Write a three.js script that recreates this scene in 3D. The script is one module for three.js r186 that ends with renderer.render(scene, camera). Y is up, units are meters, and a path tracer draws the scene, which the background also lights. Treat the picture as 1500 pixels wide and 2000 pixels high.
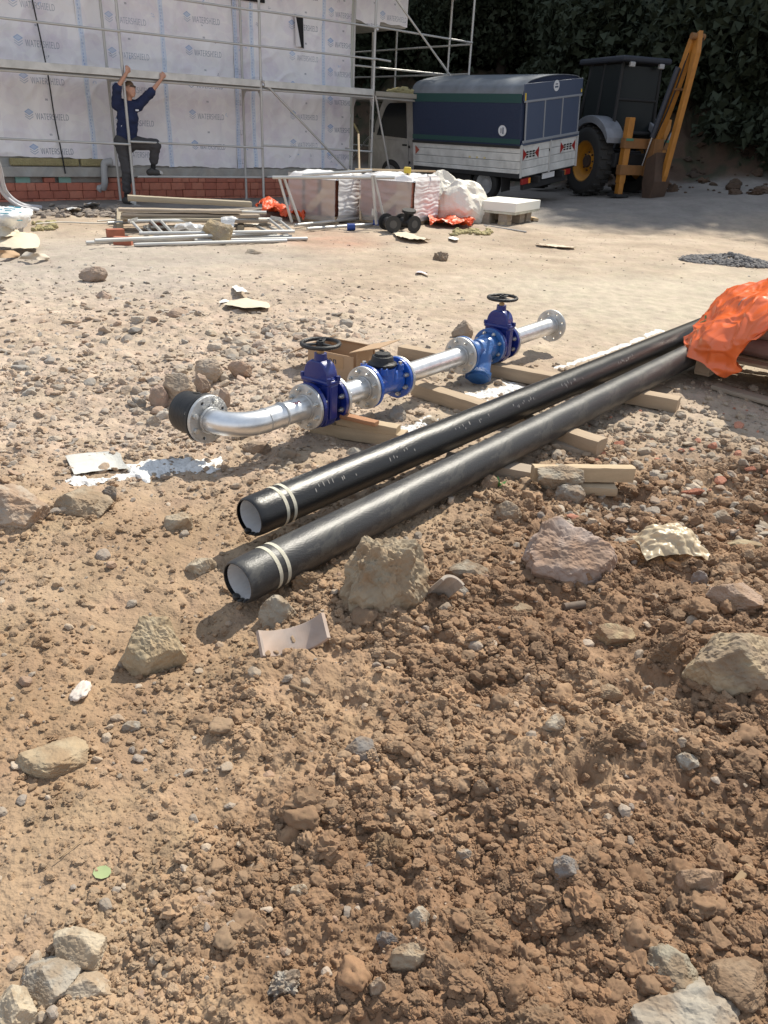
import * as THREE from 'three';
import { mergeGeometries, mergeVertices } from 'three/addons/utils/BufferGeometryUtils.js';
import { RoundedBoxGeometry } from 'three/addons/geometries/RoundedBoxGeometry.js';
import { ImprovedNoise } from 'three/addons/math/ImprovedNoise.js';
import { MarchingCubes } from 'three/addons/objects/MarchingCubes.js';

// ---------------------------------------------------------------- camera, sky, sun, exposure
const scene = new THREE.Scene();
const EYE = 1.45, TILT = 26.5, ROLL = 2.7;
const camera = new THREE.PerspectiveCamera(67.28, 0.75, 0.05, 900);
camera.position.set(0, EYE, 0);
camera.rotation.set(-TILT * Math.PI / 180, 0, ROLL * Math.PI / 180, 'XYZ');
camera.updateMatrixWorld(true);
const renderer = new THREE.WebGLRenderer({ antialias: true });
renderer.setSize(768, 1024);
renderer.toneMapping = THREE.LinearToneMapping;
renderer.toneMappingExposure = 1.5;
renderer.shadowMap.enabled = true;
const SUN = new THREE.Vector3(0.57 * 0.63, 0.777, -0.82 * 0.63).normalize();
const sun = new THREE.DirectionalLight(new THREE.Color(1.0, 0.935, 0.81), 4.2);
sun.position.copy(SUN).multiplyScalar(60); sun.target.position.set(0, 0, 0);
sun.castShadow = true; sun.shadow.mapSize.set(4096, 4096); sun.shadow.radius = 1.2;
Object.assign(sun.shadow.camera, { left: -45, right: 45, top: 45, bottom: -45, near: 1, far: 160 });
scene.add(sun, sun.target);
{ // clear hazy sky, computed
  const W = 256, H = 128, d = new Float32Array(W * H * 4), v = new THREE.Vector3();
  for (let j = 0; j < H; j++) for (let i = 0; i < W; i++) {
    const la = ((j + 0.5) / H - 0.5) * Math.PI, lo = ((i + 0.5) / W) * 2 * Math.PI - Math.PI;
    v.set(Math.cos(la) * Math.cos(lo), Math.sin(la), Math.cos(la) * Math.sin(lo));
    const t = Math.pow(1 - Math.max(0, v.y), 2.6), g = Math.max(0, v.dot(SUN)), a = 0.05 * Math.pow(g, 4) + 0.22 * Math.pow(g, 40);
    const k = (j * W + i) * 4, low = v.y < 0 ? 0.55 : 1;
    d[k] = (0.31 + 0.50 * t + a) * low; d[k + 1] = (0.37 + 0.465 * t + a * 0.97) * low; d[k + 2] = (0.47 + 0.39 * t + a * 0.9) * low; d[k + 3] = 1;
  }
  const sky = new THREE.DataTexture(d, W, H, THREE.RGBAFormat, THREE.FloatType);
  sky.mapping = THREE.EquirectangularReflectionMapping; sky.magFilter = sky.minFilter = THREE.LinearFilter; sky.needsUpdate = true;
  scene.background = sky; scene.environment = sky; scene.environmentIntensity = 1;
}

// ---------------------------------------------------------------- helpers
let seed = 7; const rnd = () => { seed = (seed + 0x6D2B79F5) | 0; let t = Math.imul(seed ^ (seed >>> 15), 1 | seed); t = (t + Math.imul(t ^ (t >>> 7), 61 | t)) ^ t; return ((t ^ (t >>> 14)) >>> 0) / 4294967296; };
const rr = (a, b) => a + (b - a) * rnd();
const PN = new ImprovedNoise(), nz = (x, y, z = 0) => PN.noise(x + 31.7, y + 17.3, z + 5.1);
const fbm = (x, y, z = 0, o = 4) => { let s = 0, a = 1, f = 1; for (let i = 0; i < o; i++) { s += a * nz(x * f, y * f, z * f + i * 7.7); a *= 0.5; f *= 2.03; } return s; };
const sst = (a, b, x) => { const t = Math.min(1, Math.max(0, (x - a) / (b - a))); return t * t * (3 - 2 * t); };
const mix = (a, b, t) => a + (b - a) * t, mix3 = (a, b, t) => [mix(a[0], b[0], t), mix(a[1], b[1], t), mix(a[2], b[2], t)];
const V = (x, y, z) => new THREE.Vector3(x, y, z), YUP = V(0, 1, 0);
const RX = (a) => new THREE.Matrix4().makeRotationX(a), RY = (a) => new THREE.Matrix4().makeRotationY(a), RZ = (a) => new THREE.Matrix4().makeRotationZ(a);
const names = {};
const numbered = (n) => { const k = names[n] = (names[n] ?? -1) + 1; return k ? n + '_' + String(k).padStart(3, '0') : n; };
function tag(o, label, category, group, kind) { if (label) o.userData.label = label; if (category) o.userData.category = category; if (group) o.userData.group = group; if (kind) o.userData.kind = kind; return o; }
function thing(name, label, category, p = [0, 0, 0], turn = 0, group) { const o = new THREE.Group(); o.name = numbered(name); o.position.set(p[0], p[1], p[2]); o.rotation.y = turn; scene.add(o); return tag(o, label, category, group); }
function clean(g) { if (g.index) g = g.toNonIndexed(); for (const k of Object.keys(g.attributes)) if (!['position', 'normal', 'uv', 'color'].includes(k)) g.deleteAttribute(k); return g; }
function merge(gs) {
  gs = (Array.isArray(gs) ? gs : [gs]).map(clean); if (gs.length === 1) return gs[0];
  const col = gs.some((g) => g.attributes.color);
  for (const g of gs) { if (!g.attributes.normal) g.computeVertexNormals(); if (!g.attributes.uv) g.setAttribute('uv', new THREE.Float32BufferAttribute(new Float32Array(g.attributes.position.count * 2), 2)); if (!col) g.deleteAttribute('color'); }
  return mergeGeometries(gs);
}
function part(name, geo, m, parent, label) { const o = new THREE.Mesh(merge(geo), m); o.name = parent === scene ? numbered(name) : name; parent.add(o); if (label) o.userData.label = label; return o; }
function solo(name, geo, m, label, category, group, p, turn = 0) { const o = part(name, geo, m, scene); tag(o, label, category, group); if (p) o.position.set(p[0], p[1], p[2]); o.rotation.y = turn; return o; }
function box(w, h, d, x = 0, y = 0, z = 0, r = 0.004) { const g = r ? new RoundedBoxGeometry(w, h, d, 1, Math.min(r, w / 2.1, h / 2.1, d / 2.1)) : new THREE.BoxGeometry(w, h, d); return boxUV(g.translate(x, y, z)); }
function cyl(a, b, r0, r1 = r0, n = 14, open = false) { const d = b.clone().sub(a), L = d.length(); const g = new THREE.CylinderGeometry(r1, r0, L, n, 1, open); g.applyQuaternion(new THREE.Quaternion().setFromUnitVectors(YUP, d.normalize())); const c = a.clone().add(b).multiplyScalar(0.5); return g.translate(c.x, c.y, c.z); }
function tube(pts, r, seg = 40, n = 8) { return new THREE.TubeGeometry(new THREE.CatmullRomCurve3(pts), seg, r, n, false); }
function boxUV(g, s = 1) { // metre uv by dominant axis
  g = g.index ? g.toNonIndexed() : g; const p = g.attributes.position, uv = new Float32Array(p.count * 2), a = V(), b = V(), c = V();
  for (let i = 0; i < p.count; i += 3) {
    a.fromBufferAttribute(p, i); b.fromBufferAttribute(p, i + 1).sub(a); c.fromBufferAttribute(p, i + 2).sub(a); b.cross(c);
    const x = Math.abs(b.x), y = Math.abs(b.y), z = Math.abs(b.z);
    for (let k = 0; k < 3; k++) { const X = p.getX(i + k), Y = p.getY(i + k), Z = p.getZ(i + k); const [u, v] = y >= x && y >= z ? [X, Z] : x >= z ? [Z, Y] : [X, Y]; uv[(i + k) * 2] = u * s; uv[(i + k) * 2 + 1] = v * s; }
  }
  g.setAttribute('uv', new THREE.BufferAttribute(uv, 2)); return g;
}
// a beam of section w x h from a to b (b is the far end of its bottom centre line)
function beam(a, b, w, h, r = 0.006) { const d = b.clone().sub(a), L = d.length(); const g = box(L, h, w, 0, h / 2, 0, r); const x = d.normalize(), z = x.clone().cross(YUP).normalize(), y = z.clone().cross(x); const m = new THREE.Matrix4().makeBasis(x, y, z); const c = a.clone().add(b).multiplyScalar(0.5); g.applyMatrix4(m); return g.translate(c.x, c.y, c.z); }
// lies of the land: a photograph pixel's ray met with a height, a depth or the ground, to survey where things stand
const FOC = 1503; const _d = V();
function ray(px, py) { return _d.set((px - 750) / FOC, -(py - 1000) / FOC, -1).applyQuaternion(camera.quaternion).clone(); }
function at(px, py, h = 0) { const d = ray(px, py), t = (h - EYE) / d.y; return V(d.x * t, h, d.z * t); }
function onZ(px, py, z) { const d = ray(px, py), t = z / d.z; return V(d.x * t, EYE + d.y * t, z); }
function ground(px, py, up = 0) { let h = 0, p; for (let i = 0; i < 8; i++) { p = at(px, py, h); h = mix(h, land(p.x, p.z), 0.8); } p.y = land(p.x, p.z) + up; return p; }

// textures
function noiseTex(n, fn, { srgb = false, repeat = 1 } = {}) {
  const d = new Uint8Array(n * n * 4);
  for (let j = 0; j < n; j++) for (let i = 0; i < n; i++) { const c = fn(i / n, j / n), k = (j * n + i) * 4; if (typeof c === 'number') d[k] = d[k + 1] = d[k + 2] = Math.max(0, Math.min(255, c * 255)); else { d[k] = Math.min(255, c[0] * 255); d[k + 1] = Math.min(255, c[1] * 255); d[k + 2] = Math.min(255, c[2] * 255); } d[k + 3] = 255; }
  const t = new THREE.DataTexture(d, n, n); t.wrapS = t.wrapT = THREE.RepeatWrapping; t.magFilter = THREE.LinearFilter; t.minFilter = THREE.LinearMipmapLinearFilter; t.generateMipmaps = true; t.repeat.set(repeat, repeat); if (srgb) t.colorSpace = THREE.SRGBColorSpace; t.needsUpdate = true; return t;
}
const tile = (u, v, f, o = 4) => { // tiling fbm on a torus
  const a = u * 2 * Math.PI, b = v * 2 * Math.PI, R = f / (2 * Math.PI); return fbm(Math.cos(a) * R + Math.sin(b) * R * 0.8, Math.sin(a) * R + 9, Math.cos(b) * R * 0.9, o); };
function worleyTex(n, cells, soft) { // tiling crumbs as height, also used as tone
  const P = []; for (let i = 0; i < cells * cells; i++) P.push([(i % cells + rnd()) / cells, (Math.floor(i / cells) + rnd()) / cells, rr(0.55, 1.1)]);
  return (u, v) => { const ci = Math.floor(u * cells), cj = Math.floor(v * cells); let m = 9;
    for (let b = -1; b <= 1; b++) for (let a = -1; a <= 1; a++) { const q = P[((cj + b + cells) % cells) * cells + (ci + a + cells) % cells]; let dx = Math.abs(q[0] - u), dy = Math.abs(q[1] - v); if (dx > 0.5) dx = 1 - dx; if (dy > 0.5) dy = 1 - dy; m = Math.min(m, Math.hypot(dx, dy) * cells / q[2]); }
    return Math.max(0, 1 - m * soft); };
}
const w1 = worleyTex(512, 26, 1.0), w2 = worleyTex(512, 70, 1.0), w3 = worleyTex(512, 150, 1.0);
const crumbBump = noiseTex(1024, (u, v) => 0.42 * w1(u, v) + 0.33 * w2(u, v) + 0.2 * w3(u, v) + 0.1 + 0.1 * tile(u, v, 30, 3));
const crumbTone = noiseTex(1024, (u, v) => { const a = 0.86 + 0.1 * tile(u, v, 10, 5) + 0.12 * (w3(u + 0.3, v) - 0.4) + 0.07 * (w2(u, v + 0.2) - 0.4); return [a, a * (0.985 + 0.03 * tile(u, v, 6, 2)), a * 0.975]; });
const rockBump = noiseTex(512, (u, v) => 0.5 + 0.28 * tile(u, v, 9, 6) + 0.1 * Math.abs(tile(u + 0.3, v, 5, 4)));
const rockTone = noiseTex(512, (u, v) => { const a = 0.86 + 0.16 * tile(u, v, 7, 6), s = 0.1 * tile(u + 0.4, v + 0.1, 4, 3); return [a + s, a + s * 0.4, a - s * 0.2]; });
const grainTex = noiseTex(512, (u, v) => { const g = tile(u * 1, v, 4, 2), s = 0.5 + 0.5 * Math.sin((v + 0.02 * tile(u, v, 3, 3)) * 2 * Math.PI * 14), k = tile(u * 0.999, v * 0.999, 40, 2); const a = 0.82 + 0.1 * s * 0.8 + 0.07 * k + 0.09 * g; return [a, a * 0.965, a * 0.91]; });
const fineBump = noiseTex(512, (u, v) => 0.5 + 0.35 * tile(u, v, 26, 4));
const blotch = noiseTex(512, (u, v) => { const a = 0.86 + 0.2 * tile(u, v, 6, 5); return [a, a, a]; });
const spangle = noiseTex(512, (u, v) => 0.36 + 0.22 * tile(u, v, 12, 4) + 0.1 * tile(u + 0.5, v, 4, 2));
const M = (rgb, rough = 0.8, o = {}) => { const m = new THREE.MeshStandardMaterial({ roughness: rough, ...o }); m.color.setRGB(...rgb); return m; };
const MP = (rgb, rough, o = {}) => { const m = new THREE.MeshPhysicalMaterial({ roughness: rough, ...o }); m.color.setRGB(...rgb); return m; };

// ---------------------------------------------------------------- the lie of the land
const P1A = V(-0.496, 0.145, -2.518), PDIR = V(0.639, 0, -0.769).normalize(), PNRM = V(0.769, 0, 0.639);
function alongPipe(x, z) { const dx = x - P1A.x, dz = z - P1A.z; return [dx * PDIR.x + dz * PDIR.z, dx * PNRM.x + dz * PNRM.z]; }
function loose(x, z) { // freshly dug, clod-strewn soil: right and front of the pipes
  const [s, t] = alongPipe(x, z), w = 0.25 * fbm(x * 1.1, z * 1.1, 3, 3);
  const a = sst(0.1, 0.55, t + w - 0.02 * s), b = sst(-0.55, 0.25, x * 0.9 + (z + 1.55) * 0.18 + w), c = sst(-4.6, -3.1, z + w * 2);
  return Math.max(0, Math.min(1, a * b * c));
}
function rubble(x, z) { return sst(-9.5, -6, z) * sst(-2.7, -3.6, z) * sst(0.9, -0.9, x + 0.22 * (z + 5) + 0.5 * fbm(x * 0.7, z * 0.7, 8, 3)); }
function pale(x, z) { const w = 0.5 * fbm(x * 0.6, z * 0.6, 11, 4); return sst(1.9, 0.6, Math.hypot((x - 3.0 - 0.4 * (z + 8) * -0.3) / 1.6, (z + 8.0) / 1.9) + w); }
function landBase(x, z) {
  let h = 0.03 * fbm(x * 0.45, z * 0.45, 1, 3) * sst(-1.2, -2.2, z) ;
  h += 0.085 * sst(0.35, 1.15, x + 0.1 * z) * sst(-3.0, -1.9, z); h += 0.035 * fbm(x * 1.7, z * 1.7, 81, 2) * sst(-0.2, 0.6, x) * sst(-3.0, -2.2, z);                // heap rising on the right in front
  h += 0.05 * sst(0.5, 0.0, Math.hypot(x - 0.05, (z + 2.15) * 1.3));             // soil banked up beside the boulder
  h -= 0.05 * sst(0.5, 0.0, Math.hypot(x + 0.62, z + 2.0));                      // hollow under the pipe ends
  h += 0.05 * sst(0.9, 0.2, Math.hypot(x + 1.6, (z + 2.7) * 2.2));               // stony lip on the left
  const far = sst(-14, -18, z);
  h += far * 0.085 * Math.max(0, x - 1.6) * sst(30, 8, x);
  h += 2.2 * sst(0, 6, x * 0.9 + (-z - 21) * 0.75 - 4.2) * sst(-19, -25, z) + 0.75 * far * sst(9, 14, x);  // bank below the wood
  h += sst(-26, -70, z) * 14 + sst(-60, -200, z) * 30;
  return h;
}
function land(x, z) {
  const r = Math.hypot(x, z); let h = landBase(x, z);
  if (r < 60) {
    const L = loose(x, z), R = rubble(x, z), [s, t] = alongPipe(x, z);
    const bk = sst(0.2, 1.2, x * 0.9 + (-z - 21) * 0.75 - 4.2) * sst(-19, -24, z); if (bk > 0) h += bk * (0.35 * fbm(x * 0.9, z * 0.9, 41, 4) + 0.1 * fbm(x * 4, z * 4, 43, 3)); if (r > 30) return h;
    const calm = 1 - 0.75 * sst(1.3, 0.2, Math.abs(t + 0.3)) * sst(0.3, 1.2, s);
    h += (0.011 + 0.05 * L + 0.012 * R) * calm * fbm(x * 3.1, z * 3.1, 2, 3);
    h += (0.009 + 0.02 * L + 0.008 * R) * fbm(x * 11, z * 11, 4, 3) * (r < 12 ? 1 : 0.6);
    if (r < 7) h += (0.0042 + 0.006 * L) * (Math.abs(nz(x * 38, z * 38, 9)) * -1.6 + 0.5 + nz(x * 85, z * 85, 2) * 0.6);
    if (r < 4.5 && L < 0.7) { // dried cracks in the trodden soil
      const c = Math.abs(fbm(x * 4.2 + 0.3 * nz(x * 9, z * 9, 1), z * 4.2, 21, 2)); h -= 0.007 * sst(0.05, 0.0, c) * (1 - L) * sst(-0.2, 0.25, nz(x * 0.9, z * 0.9, 14));
    }
  }
  return h;
}
{
  const az = [], rs = []; const HALF = 0.80, NA = 640;
  for (let i = 0; i <= NA; i++) az.push(-HALF + 2 * HALF * i / NA);
  for (let i = 1; i < 60; i++) az.push(HALF + (2 * Math.PI - 2 * HALF) * i / 60);
  const seg = (a, b, n) => { for (let i = 0; i < n; i++) rs.push(a * Math.pow(b / a, i / n)); };
  seg(0.55, 3.2, 440); seg(3.2, 8, 250); seg(8, 26, 150); seg(26, 42, 60); seg(42, 420, 36); rs.push(420);
  const nA = az.length, nR = rs.length, pos = new Float32Array((nA * nR + 1) * 3), col = new Float32Array((nA * nR + 1) * 3), uv = new Float32Array((nA * nR + 1) * 2), idx = [];
  let k = 0;
  for (let j = 0; j < nR; j++) for (let i = 0; i < nA; i++, k++) {
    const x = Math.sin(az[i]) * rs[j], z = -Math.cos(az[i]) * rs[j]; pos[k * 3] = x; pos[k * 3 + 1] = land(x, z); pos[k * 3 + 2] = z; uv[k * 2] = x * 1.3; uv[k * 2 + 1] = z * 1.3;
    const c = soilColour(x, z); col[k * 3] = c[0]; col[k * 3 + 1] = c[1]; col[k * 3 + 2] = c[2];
  }
  pos[k * 3 + 1] = land(0, 0); col.set(soilColour(0, 0), k * 3);
  for (let i = 0; i < nA; i++) { const n = (i + 1) % nA; idx.push(k, i, n); for (let j = 0; j + 1 < nR; j++) { const a = j * nA + i, b = j * nA + n, c = a + nA, d = b + nA; idx.push(a, c, b, b, c, d); } }
  const g = new THREE.BufferGeometry(); g.setAttribute('position', new THREE.BufferAttribute(pos, 3)); g.setAttribute('color', new THREE.BufferAttribute(col, 3)); g.setAttribute('uv', new THREE.BufferAttribute(uv, 2)); g.setIndex(new THREE.BufferAttribute(new Uint32Array(idx), 1)); g.computeVertexNormals();
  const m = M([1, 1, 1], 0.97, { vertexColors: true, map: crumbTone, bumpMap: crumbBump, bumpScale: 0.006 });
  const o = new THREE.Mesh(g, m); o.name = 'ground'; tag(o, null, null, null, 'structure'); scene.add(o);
}
function soilColour(x, z) {
  const r = Math.hypot(x, z), n = fbm(x * 0.9, z * 0.9, 30, 4), f = r < 9 ? fbm(x * 7, z * 7, 33, 3) : fbm(x * 2, z * 2, 33, 2), L = loose(x, z);
  let c = mix3([0.29, 0.19, 0.112], [0.38, 0.275, 0.18], Math.max(0, Math.min(1, 0.5 + n)));               // trodden brown soil
  c = mix3(c, mix3([0.235, 0.143, 0.083], [0.325, 0.213, 0.129], sst(-0.25, 0.4, n + 0.5 * f)), L * 0.92);                                                             // dug soil
  const mid = sst(-2.5, -4.4, z + 0.9 * n); c = mix3(c, mix3([0.39, 0.305, 0.222], [0.49, 0.40, 0.305], Math.max(0, Math.min(1, 0.5 + n * 0.9))), mid * (1 - L));
  c = mix3(c, [0.52, 0.41, 0.325], rubble(x, z) * (0.35 + 0.3 * f));
  c = mix3(c, [0.49, 0.43, 0.335], pale(x, z) * 0.85);
  const red = sst(1.1, 0.3, Math.hypot(x + 0.9, (z + 11.4) * 0.7) + 0.3 * n); c = mix3(c, [0.42, 0.22, 0.15], red * (0.4 + 0.4 * Math.max(0, f)));
  const ox = sst(-0.2, -2.5, x + 0.2 * (z + 9) + n) * sst(-5.8, -8, z) * sst(-11.5, -9.5, z); c = mix3(c, [0.40, 0.385, 0.36], ox * 0.45);
  const road = sst(-13.2, -15.5, z + 0.9 * n + 0.16 * x); c = mix3(c, [0.235, 0.22, 0.205], road * 0.9);
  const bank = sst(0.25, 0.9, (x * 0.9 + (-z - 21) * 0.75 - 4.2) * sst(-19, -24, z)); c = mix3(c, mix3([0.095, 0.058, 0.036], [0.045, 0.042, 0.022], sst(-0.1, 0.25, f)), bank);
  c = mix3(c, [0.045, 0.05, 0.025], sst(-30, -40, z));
  const k = 1 + 0.2 * f; return [c[0] * k, c[1] * k, c[2] * k];
}
// white builder's lime spilt on the soil, thin patches with ragged edges
function powder(name, label, pts, wid, up, thick = 0.006) {
  const g = []; let n = 0;
  const o = []; const curve = new THREE.CatmullRomCurve3(pts), NU = 140, NV = 28, p = [], ix = [];
  for (let i = 0; i <= NU; i++) { const c = curve.getPoint(i / NU), t = curve.getTangent(i / NU), s = V(-t.z, 0, t.x).normalize(), w = wid(i / NU) * (0.75 + 0.5 * fbm(i * 0.11, 3, pts[0].x, 3));
    for (let j = 0; j <= NV; j++) { const v = j / NV * 2 - 1, x = c.x + s.x * v * w, z = c.z + s.z * v * w; const e = 1 - Math.abs(v) ; const a = Math.min(e, i / NU * 8, (1 - i / NU) * 8); const lump = thick * (sst(0.0, 0.6, a) * 1.2 + 0.8 * fbm(x * 34, z * 34, 3, 4) + 0.9 * fbm(x * 10, z * 10, 5, 2)) - 0.0035; p.push(x, land(x, z) + up + lump, z); } }
  for (let i = 0; i < NU; i++) for (let j = 0; j < NV; j++) { const a = i * (NV + 1) + j; ix.push(a, a + 1, a + NV + 1, a + 1, a + NV + 2, a + NV + 1); }
  const b = new THREE.BufferGeometry(); b.setAttribute('position', new THREE.Float32BufferAttribute(p, 3)); b.setIndex(ix); b.computeVertexNormals();
  const m = part(name, boxUV(b), limeMat, scene); tag(m, label, 'lime powder', null, 'stuff'); return m;
}
const limeMat = M([0.68, 0.67, 0.65], 1, { bumpMap: crumbBump, bumpScale: 0.004, side: THREE.DoubleSide });
powder('lime_powder', 'white lime powder spilt on the soil beside the pale woven sack', [at(130, 945), at(240, 925), at(330, 905), at(440, 905)], (t) => t > 0.4 ? 0.13 : 0.055, 0.003, 0.009);
powder('lime_powder', 'white lime powder streak on the soil behind the upper black pipe', [at(1085, 722), at(1150, 700), at(1220, 674), at(1300, 640)], () => 0.05, -0.001);
powder('lime_powder', 'white lime powder scattered below the blue strainer between timbers', [at(905, 780), at(960, 768), at(1020, 750)], () => 0.11, 0.001);
powder('lime_powder', 'white lime powder patch beside the stacked timbers near the upper black pipe', [at(770, 842), at(815, 828), at(850, 812)], () => 0.07, 0.001);

// ---------------------------------------------------------------- clods, gravel and stones
function blob(sd, detail, facets, rough, freq, flat = false) { // a lumpy or faceted stone of about unit radius
  const s0 = seed; seed = sd * 7919 + 13; const pl = []; for (let i = 0; i < facets; i++) { const a = rr(0, 6.283), y = rr(-1, 1), q = Math.sqrt(1 - y * y); pl.push([q * Math.cos(a), y, q * Math.sin(a), rr(0.68, 1)]); } seed = s0;
  let g = new THREE.IcosahedronGeometry(1, detail); const p = g.attributes.position, v = V();
  for (let i = 0; i < p.count; i++) { v.fromBufferAttribute(p, i).normalize(); let r = 1.16; for (const q of pl) { const d = v.x * q[0] + v.y * q[1] + v.z * q[2]; if (d > 0.05) r = Math.min(r, q[3] / d); } r *= 1 + rough * fbm(v.x * freq + sd, v.y * freq, v.z * freq, detail > 8 ? 5 : 3); if (detail > 8) r *= 1 + 0.035 * fbm(v.x * 9, v.y * 9 + sd, v.z * 9, 4) - 0.03 * Math.max(0, 1 - 7 * Math.abs(nz(v.x * 2.2, v.y * 2.2 + sd, v.z * 2.2))); p.setXYZ(i, v.x * r, v.y * r, v.z * r); }
  if (!flat) { g.deleteAttribute('uv'); g.deleteAttribute('normal'); g = mergeVertices(g, 1e-4); }
  g.computeVertexNormals(); return boxUV(g);
}
const dirtMat = M([1, 1, 1], 0.97, { map: crumbTone });
const stoneMat = M([1, 1, 1], 0.9, { map: rockTone });
function scatter(name, label, geos, mat, n, pick) {
  const lists = geos.map(() => []);
  for (let i = 0; i < n; i++) { const c = pick(); if (c) lists[Math.floor(rnd() * geos.length)].push(c); }
  const root = new THREE.Group(); root.name = numbered(name); tag(root, label, null, null, 'stuff'); scene.add(root);
  lists.forEach((L, k) => { const im = new THREE.InstancedMesh(geos[k], mat, L.length); im.name = name; im.userData.kind = 'stuff'; const m = new THREE.Matrix4(), q = new THREE.Quaternion(), e = new THREE.Euler(), cc = new THREE.Color();
    L.forEach((c, i) => { e.set(rr(-0.6, 0.6), rr(0, 6.28), rr(-0.6, 0.6)); q.setFromEuler(e); m.compose(V(c.x, c.y, c.z), q, V(c.s * rr(0.8, 1.25), c.s * c.f, c.s * rr(0.8, 1.25))); im.setMatrixAt(i, m); im.setColorAt(i, cc.setRGB(...c.c)); }); root.add(im); });
}
const polar = (r0, r1, half = 0.74) => { const r = r0 * Math.pow(r1 / r0, rnd()), a = rr(-half, half); return [Math.sin(a) * r, -Math.cos(a) * r, r]; };
const clods = [1, 2, 3, 4, 5, 6].map((i) => blob(i, 7, [9, 7, 12][i % 3], [0.22, 0.36, 0.17][i % 3], [2.4, 3.4, 4.2][i % 3], i % 2 === 0));
const chips = [11, 12, 13, 14, 15, 16].map((i) => blob(i, 3, 15, 0.1, 2, true));
const stonesB = [21, 22, 23, 24, 25].map((i) => blob(i, 5, 15, 0.07, 3, true));
const tint = (c, a, w = 0) => { const k = 1 + rr(-a, a), u = rr(-w, w); return [c[0] * k * (1 + u), c[1] * k, c[2] * k * (1 - u)]; };
scatter('soil_clods', 'loose brown soil clods and crumbs covering the dug ground', clods, dirtMat, 105000, () => {
  const [x, z, r] = polar(0.85, 4.6), L = loose(x, z); if (rnd() > 0.06 + L) return null; const gap = fbm(x * 2.6, z * 2.6, 91, 3); if (gap < -0.12 && rnd() < 0.75) return null;
  const s = (gap < 0 ? 0.7 : 1) * (0.0024 + 0.0125 * Math.pow(rnd(), 4.6) * (0.4 + 0.6 * L)) * (0.6 + 0.4 * r) ; const c = soilColour(x, z); return { x, y: land(x, z) + s * rr(0.0, 0.55), z, s, f: rr(0.6, 0.95), c: tint(c, 0.14, 0.05) };
});
scatter('soil_clods', 'bigger lumps of brown soil lying about the dug ground', clods, dirtMat, 2100, () => {
  const [x, z] = polar(0.9, 3.8), L = loose(x, z); if (rnd() > L) return null; if (fbm(x * 2.2, z * 2.2, 50, 2) < -0.12) return null;
  if (fbm(x * 2.6, z * 2.6, 91, 3) < -0.1) return null; const s = 0.011 + 0.028 * Math.pow(rnd(), 4); const c = soilColour(x, z); return { x, y: land(x, z) + s * rr(-0.1, 0.45), z, s, f: rr(0.55, 0.9), c: tint(c, 0.12, 0.05) };
});
scatter('soil_crumbs', 'fine crumbs of dry soil on the trodden ground', clods, dirtMat, 38000, () => {
  const [x, z, r] = polar(0.85, 5.5), L = loose(x, z); if (L > 0.5 || fbm(x * 1.6, z * 1.6, 61, 3) < rr(-0.6, 0.25)) return null;
  const s = (0.0017 + 0.0075 * Math.pow(rnd(), 6)) * (0.5 + 0.5 * r); const c = soilColour(x, z); return { x, y: land(x, z) + s * rr(-0.1, 0.4), z, s, f: rr(0.5, 0.85), c: tint(c, 0.13, 0.05) };
});
const PALE = [[0.46, 0.385, 0.30], [0.42, 0.33, 0.25], [0.34, 0.315, 0.28], [0.50, 0.42, 0.33], [0.40, 0.27, 0.20], [0.27, 0.26, 0.25], [0.54, 0.47, 0.39]];
scatter('gravel', 'small angular stones and gravel strewn over the site', chips, stoneMat, 46000, () => {
  const [x, z, r] = polar(2.6, 15), R = rubble(x, z), P = pale(x, z), c0 = soilColour(x, z); if (rnd() > (0.11 + 0.8 * R) * (1 - 0.85 * P)) return null;
  const s = (0.0035 + 0.019 * Math.pow(rnd(), 5.5) * (0.35 + 0.65 * R)) * (0.62 + 0.1 * r); return { x, y: land(x, z) + s * 0.15, z, s, f: rr(0.25, 0.65), c: tint(mix3(c0, PALE[Math.floor(rnd() * PALE.length)], 0.42), 0.13, 0.05) };
});
scatter('gravel', 'small stones mixed into the brown soil in front', chips, stoneMat, 900, () => {
  const [x, z, r] = polar(0.9, 3.4); const s = (0.003 + 0.012 * Math.pow(rnd(), 3)) * (0.5 + 0.4 * r); return { x, y: land(x, z) + s * 0.3, z, s, f: rr(0.5, 0.9), c: tint(mix3(soilColour(x, z), PALE[Math.floor(rnd() * PALE.length)], 0.55), 0.15) };
});
scatter('rubble', 'broken stones lying thick on the left of the pipe assembly', stonesB, stoneMat, 1700, () => {
  const [x, z, r] = polar(3.2, 8.5), R = rubble(x, z); if (rnd() > R * (0.25 + sst(0.1, 0.5, fbm(x * 0.9, z * 0.9, 71, 2)))) return null;
  const [s1, t1] = alongPipe(x, z); if (t1 > -0.75 && s1 > -0.2) return null;
  const s = 0.010 + 0.036 * Math.pow(rnd(), 3); return { x, y: land(x, z) + s * 0.1, z, s, f: rr(0.3, 0.62), c: tint(mix3(soilColour(x, z), PALE[Math.floor(rnd() * PALE.length)], 0.5), 0.12, 0.04) };
});
scatter('bank_litter', 'earth lumps and roots on the dark bank below the wood', clods, dirtMat, 1500, () => { const x = rr(4, 20), z = rr(-32, -17); const b = x * 0.9 + (-z - 21) * 0.75 - 4.2; if (b < 0.15 || b > 9) return null; const s = 0.03 + 0.14 * Math.pow(rnd(), 3); return { x, y: land(x, z) + s * 0.2, z, s, f: rr(0.4, 0.8), c: tint([0.08, 0.052, 0.034], 0.4, 0.1) }; });
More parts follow.
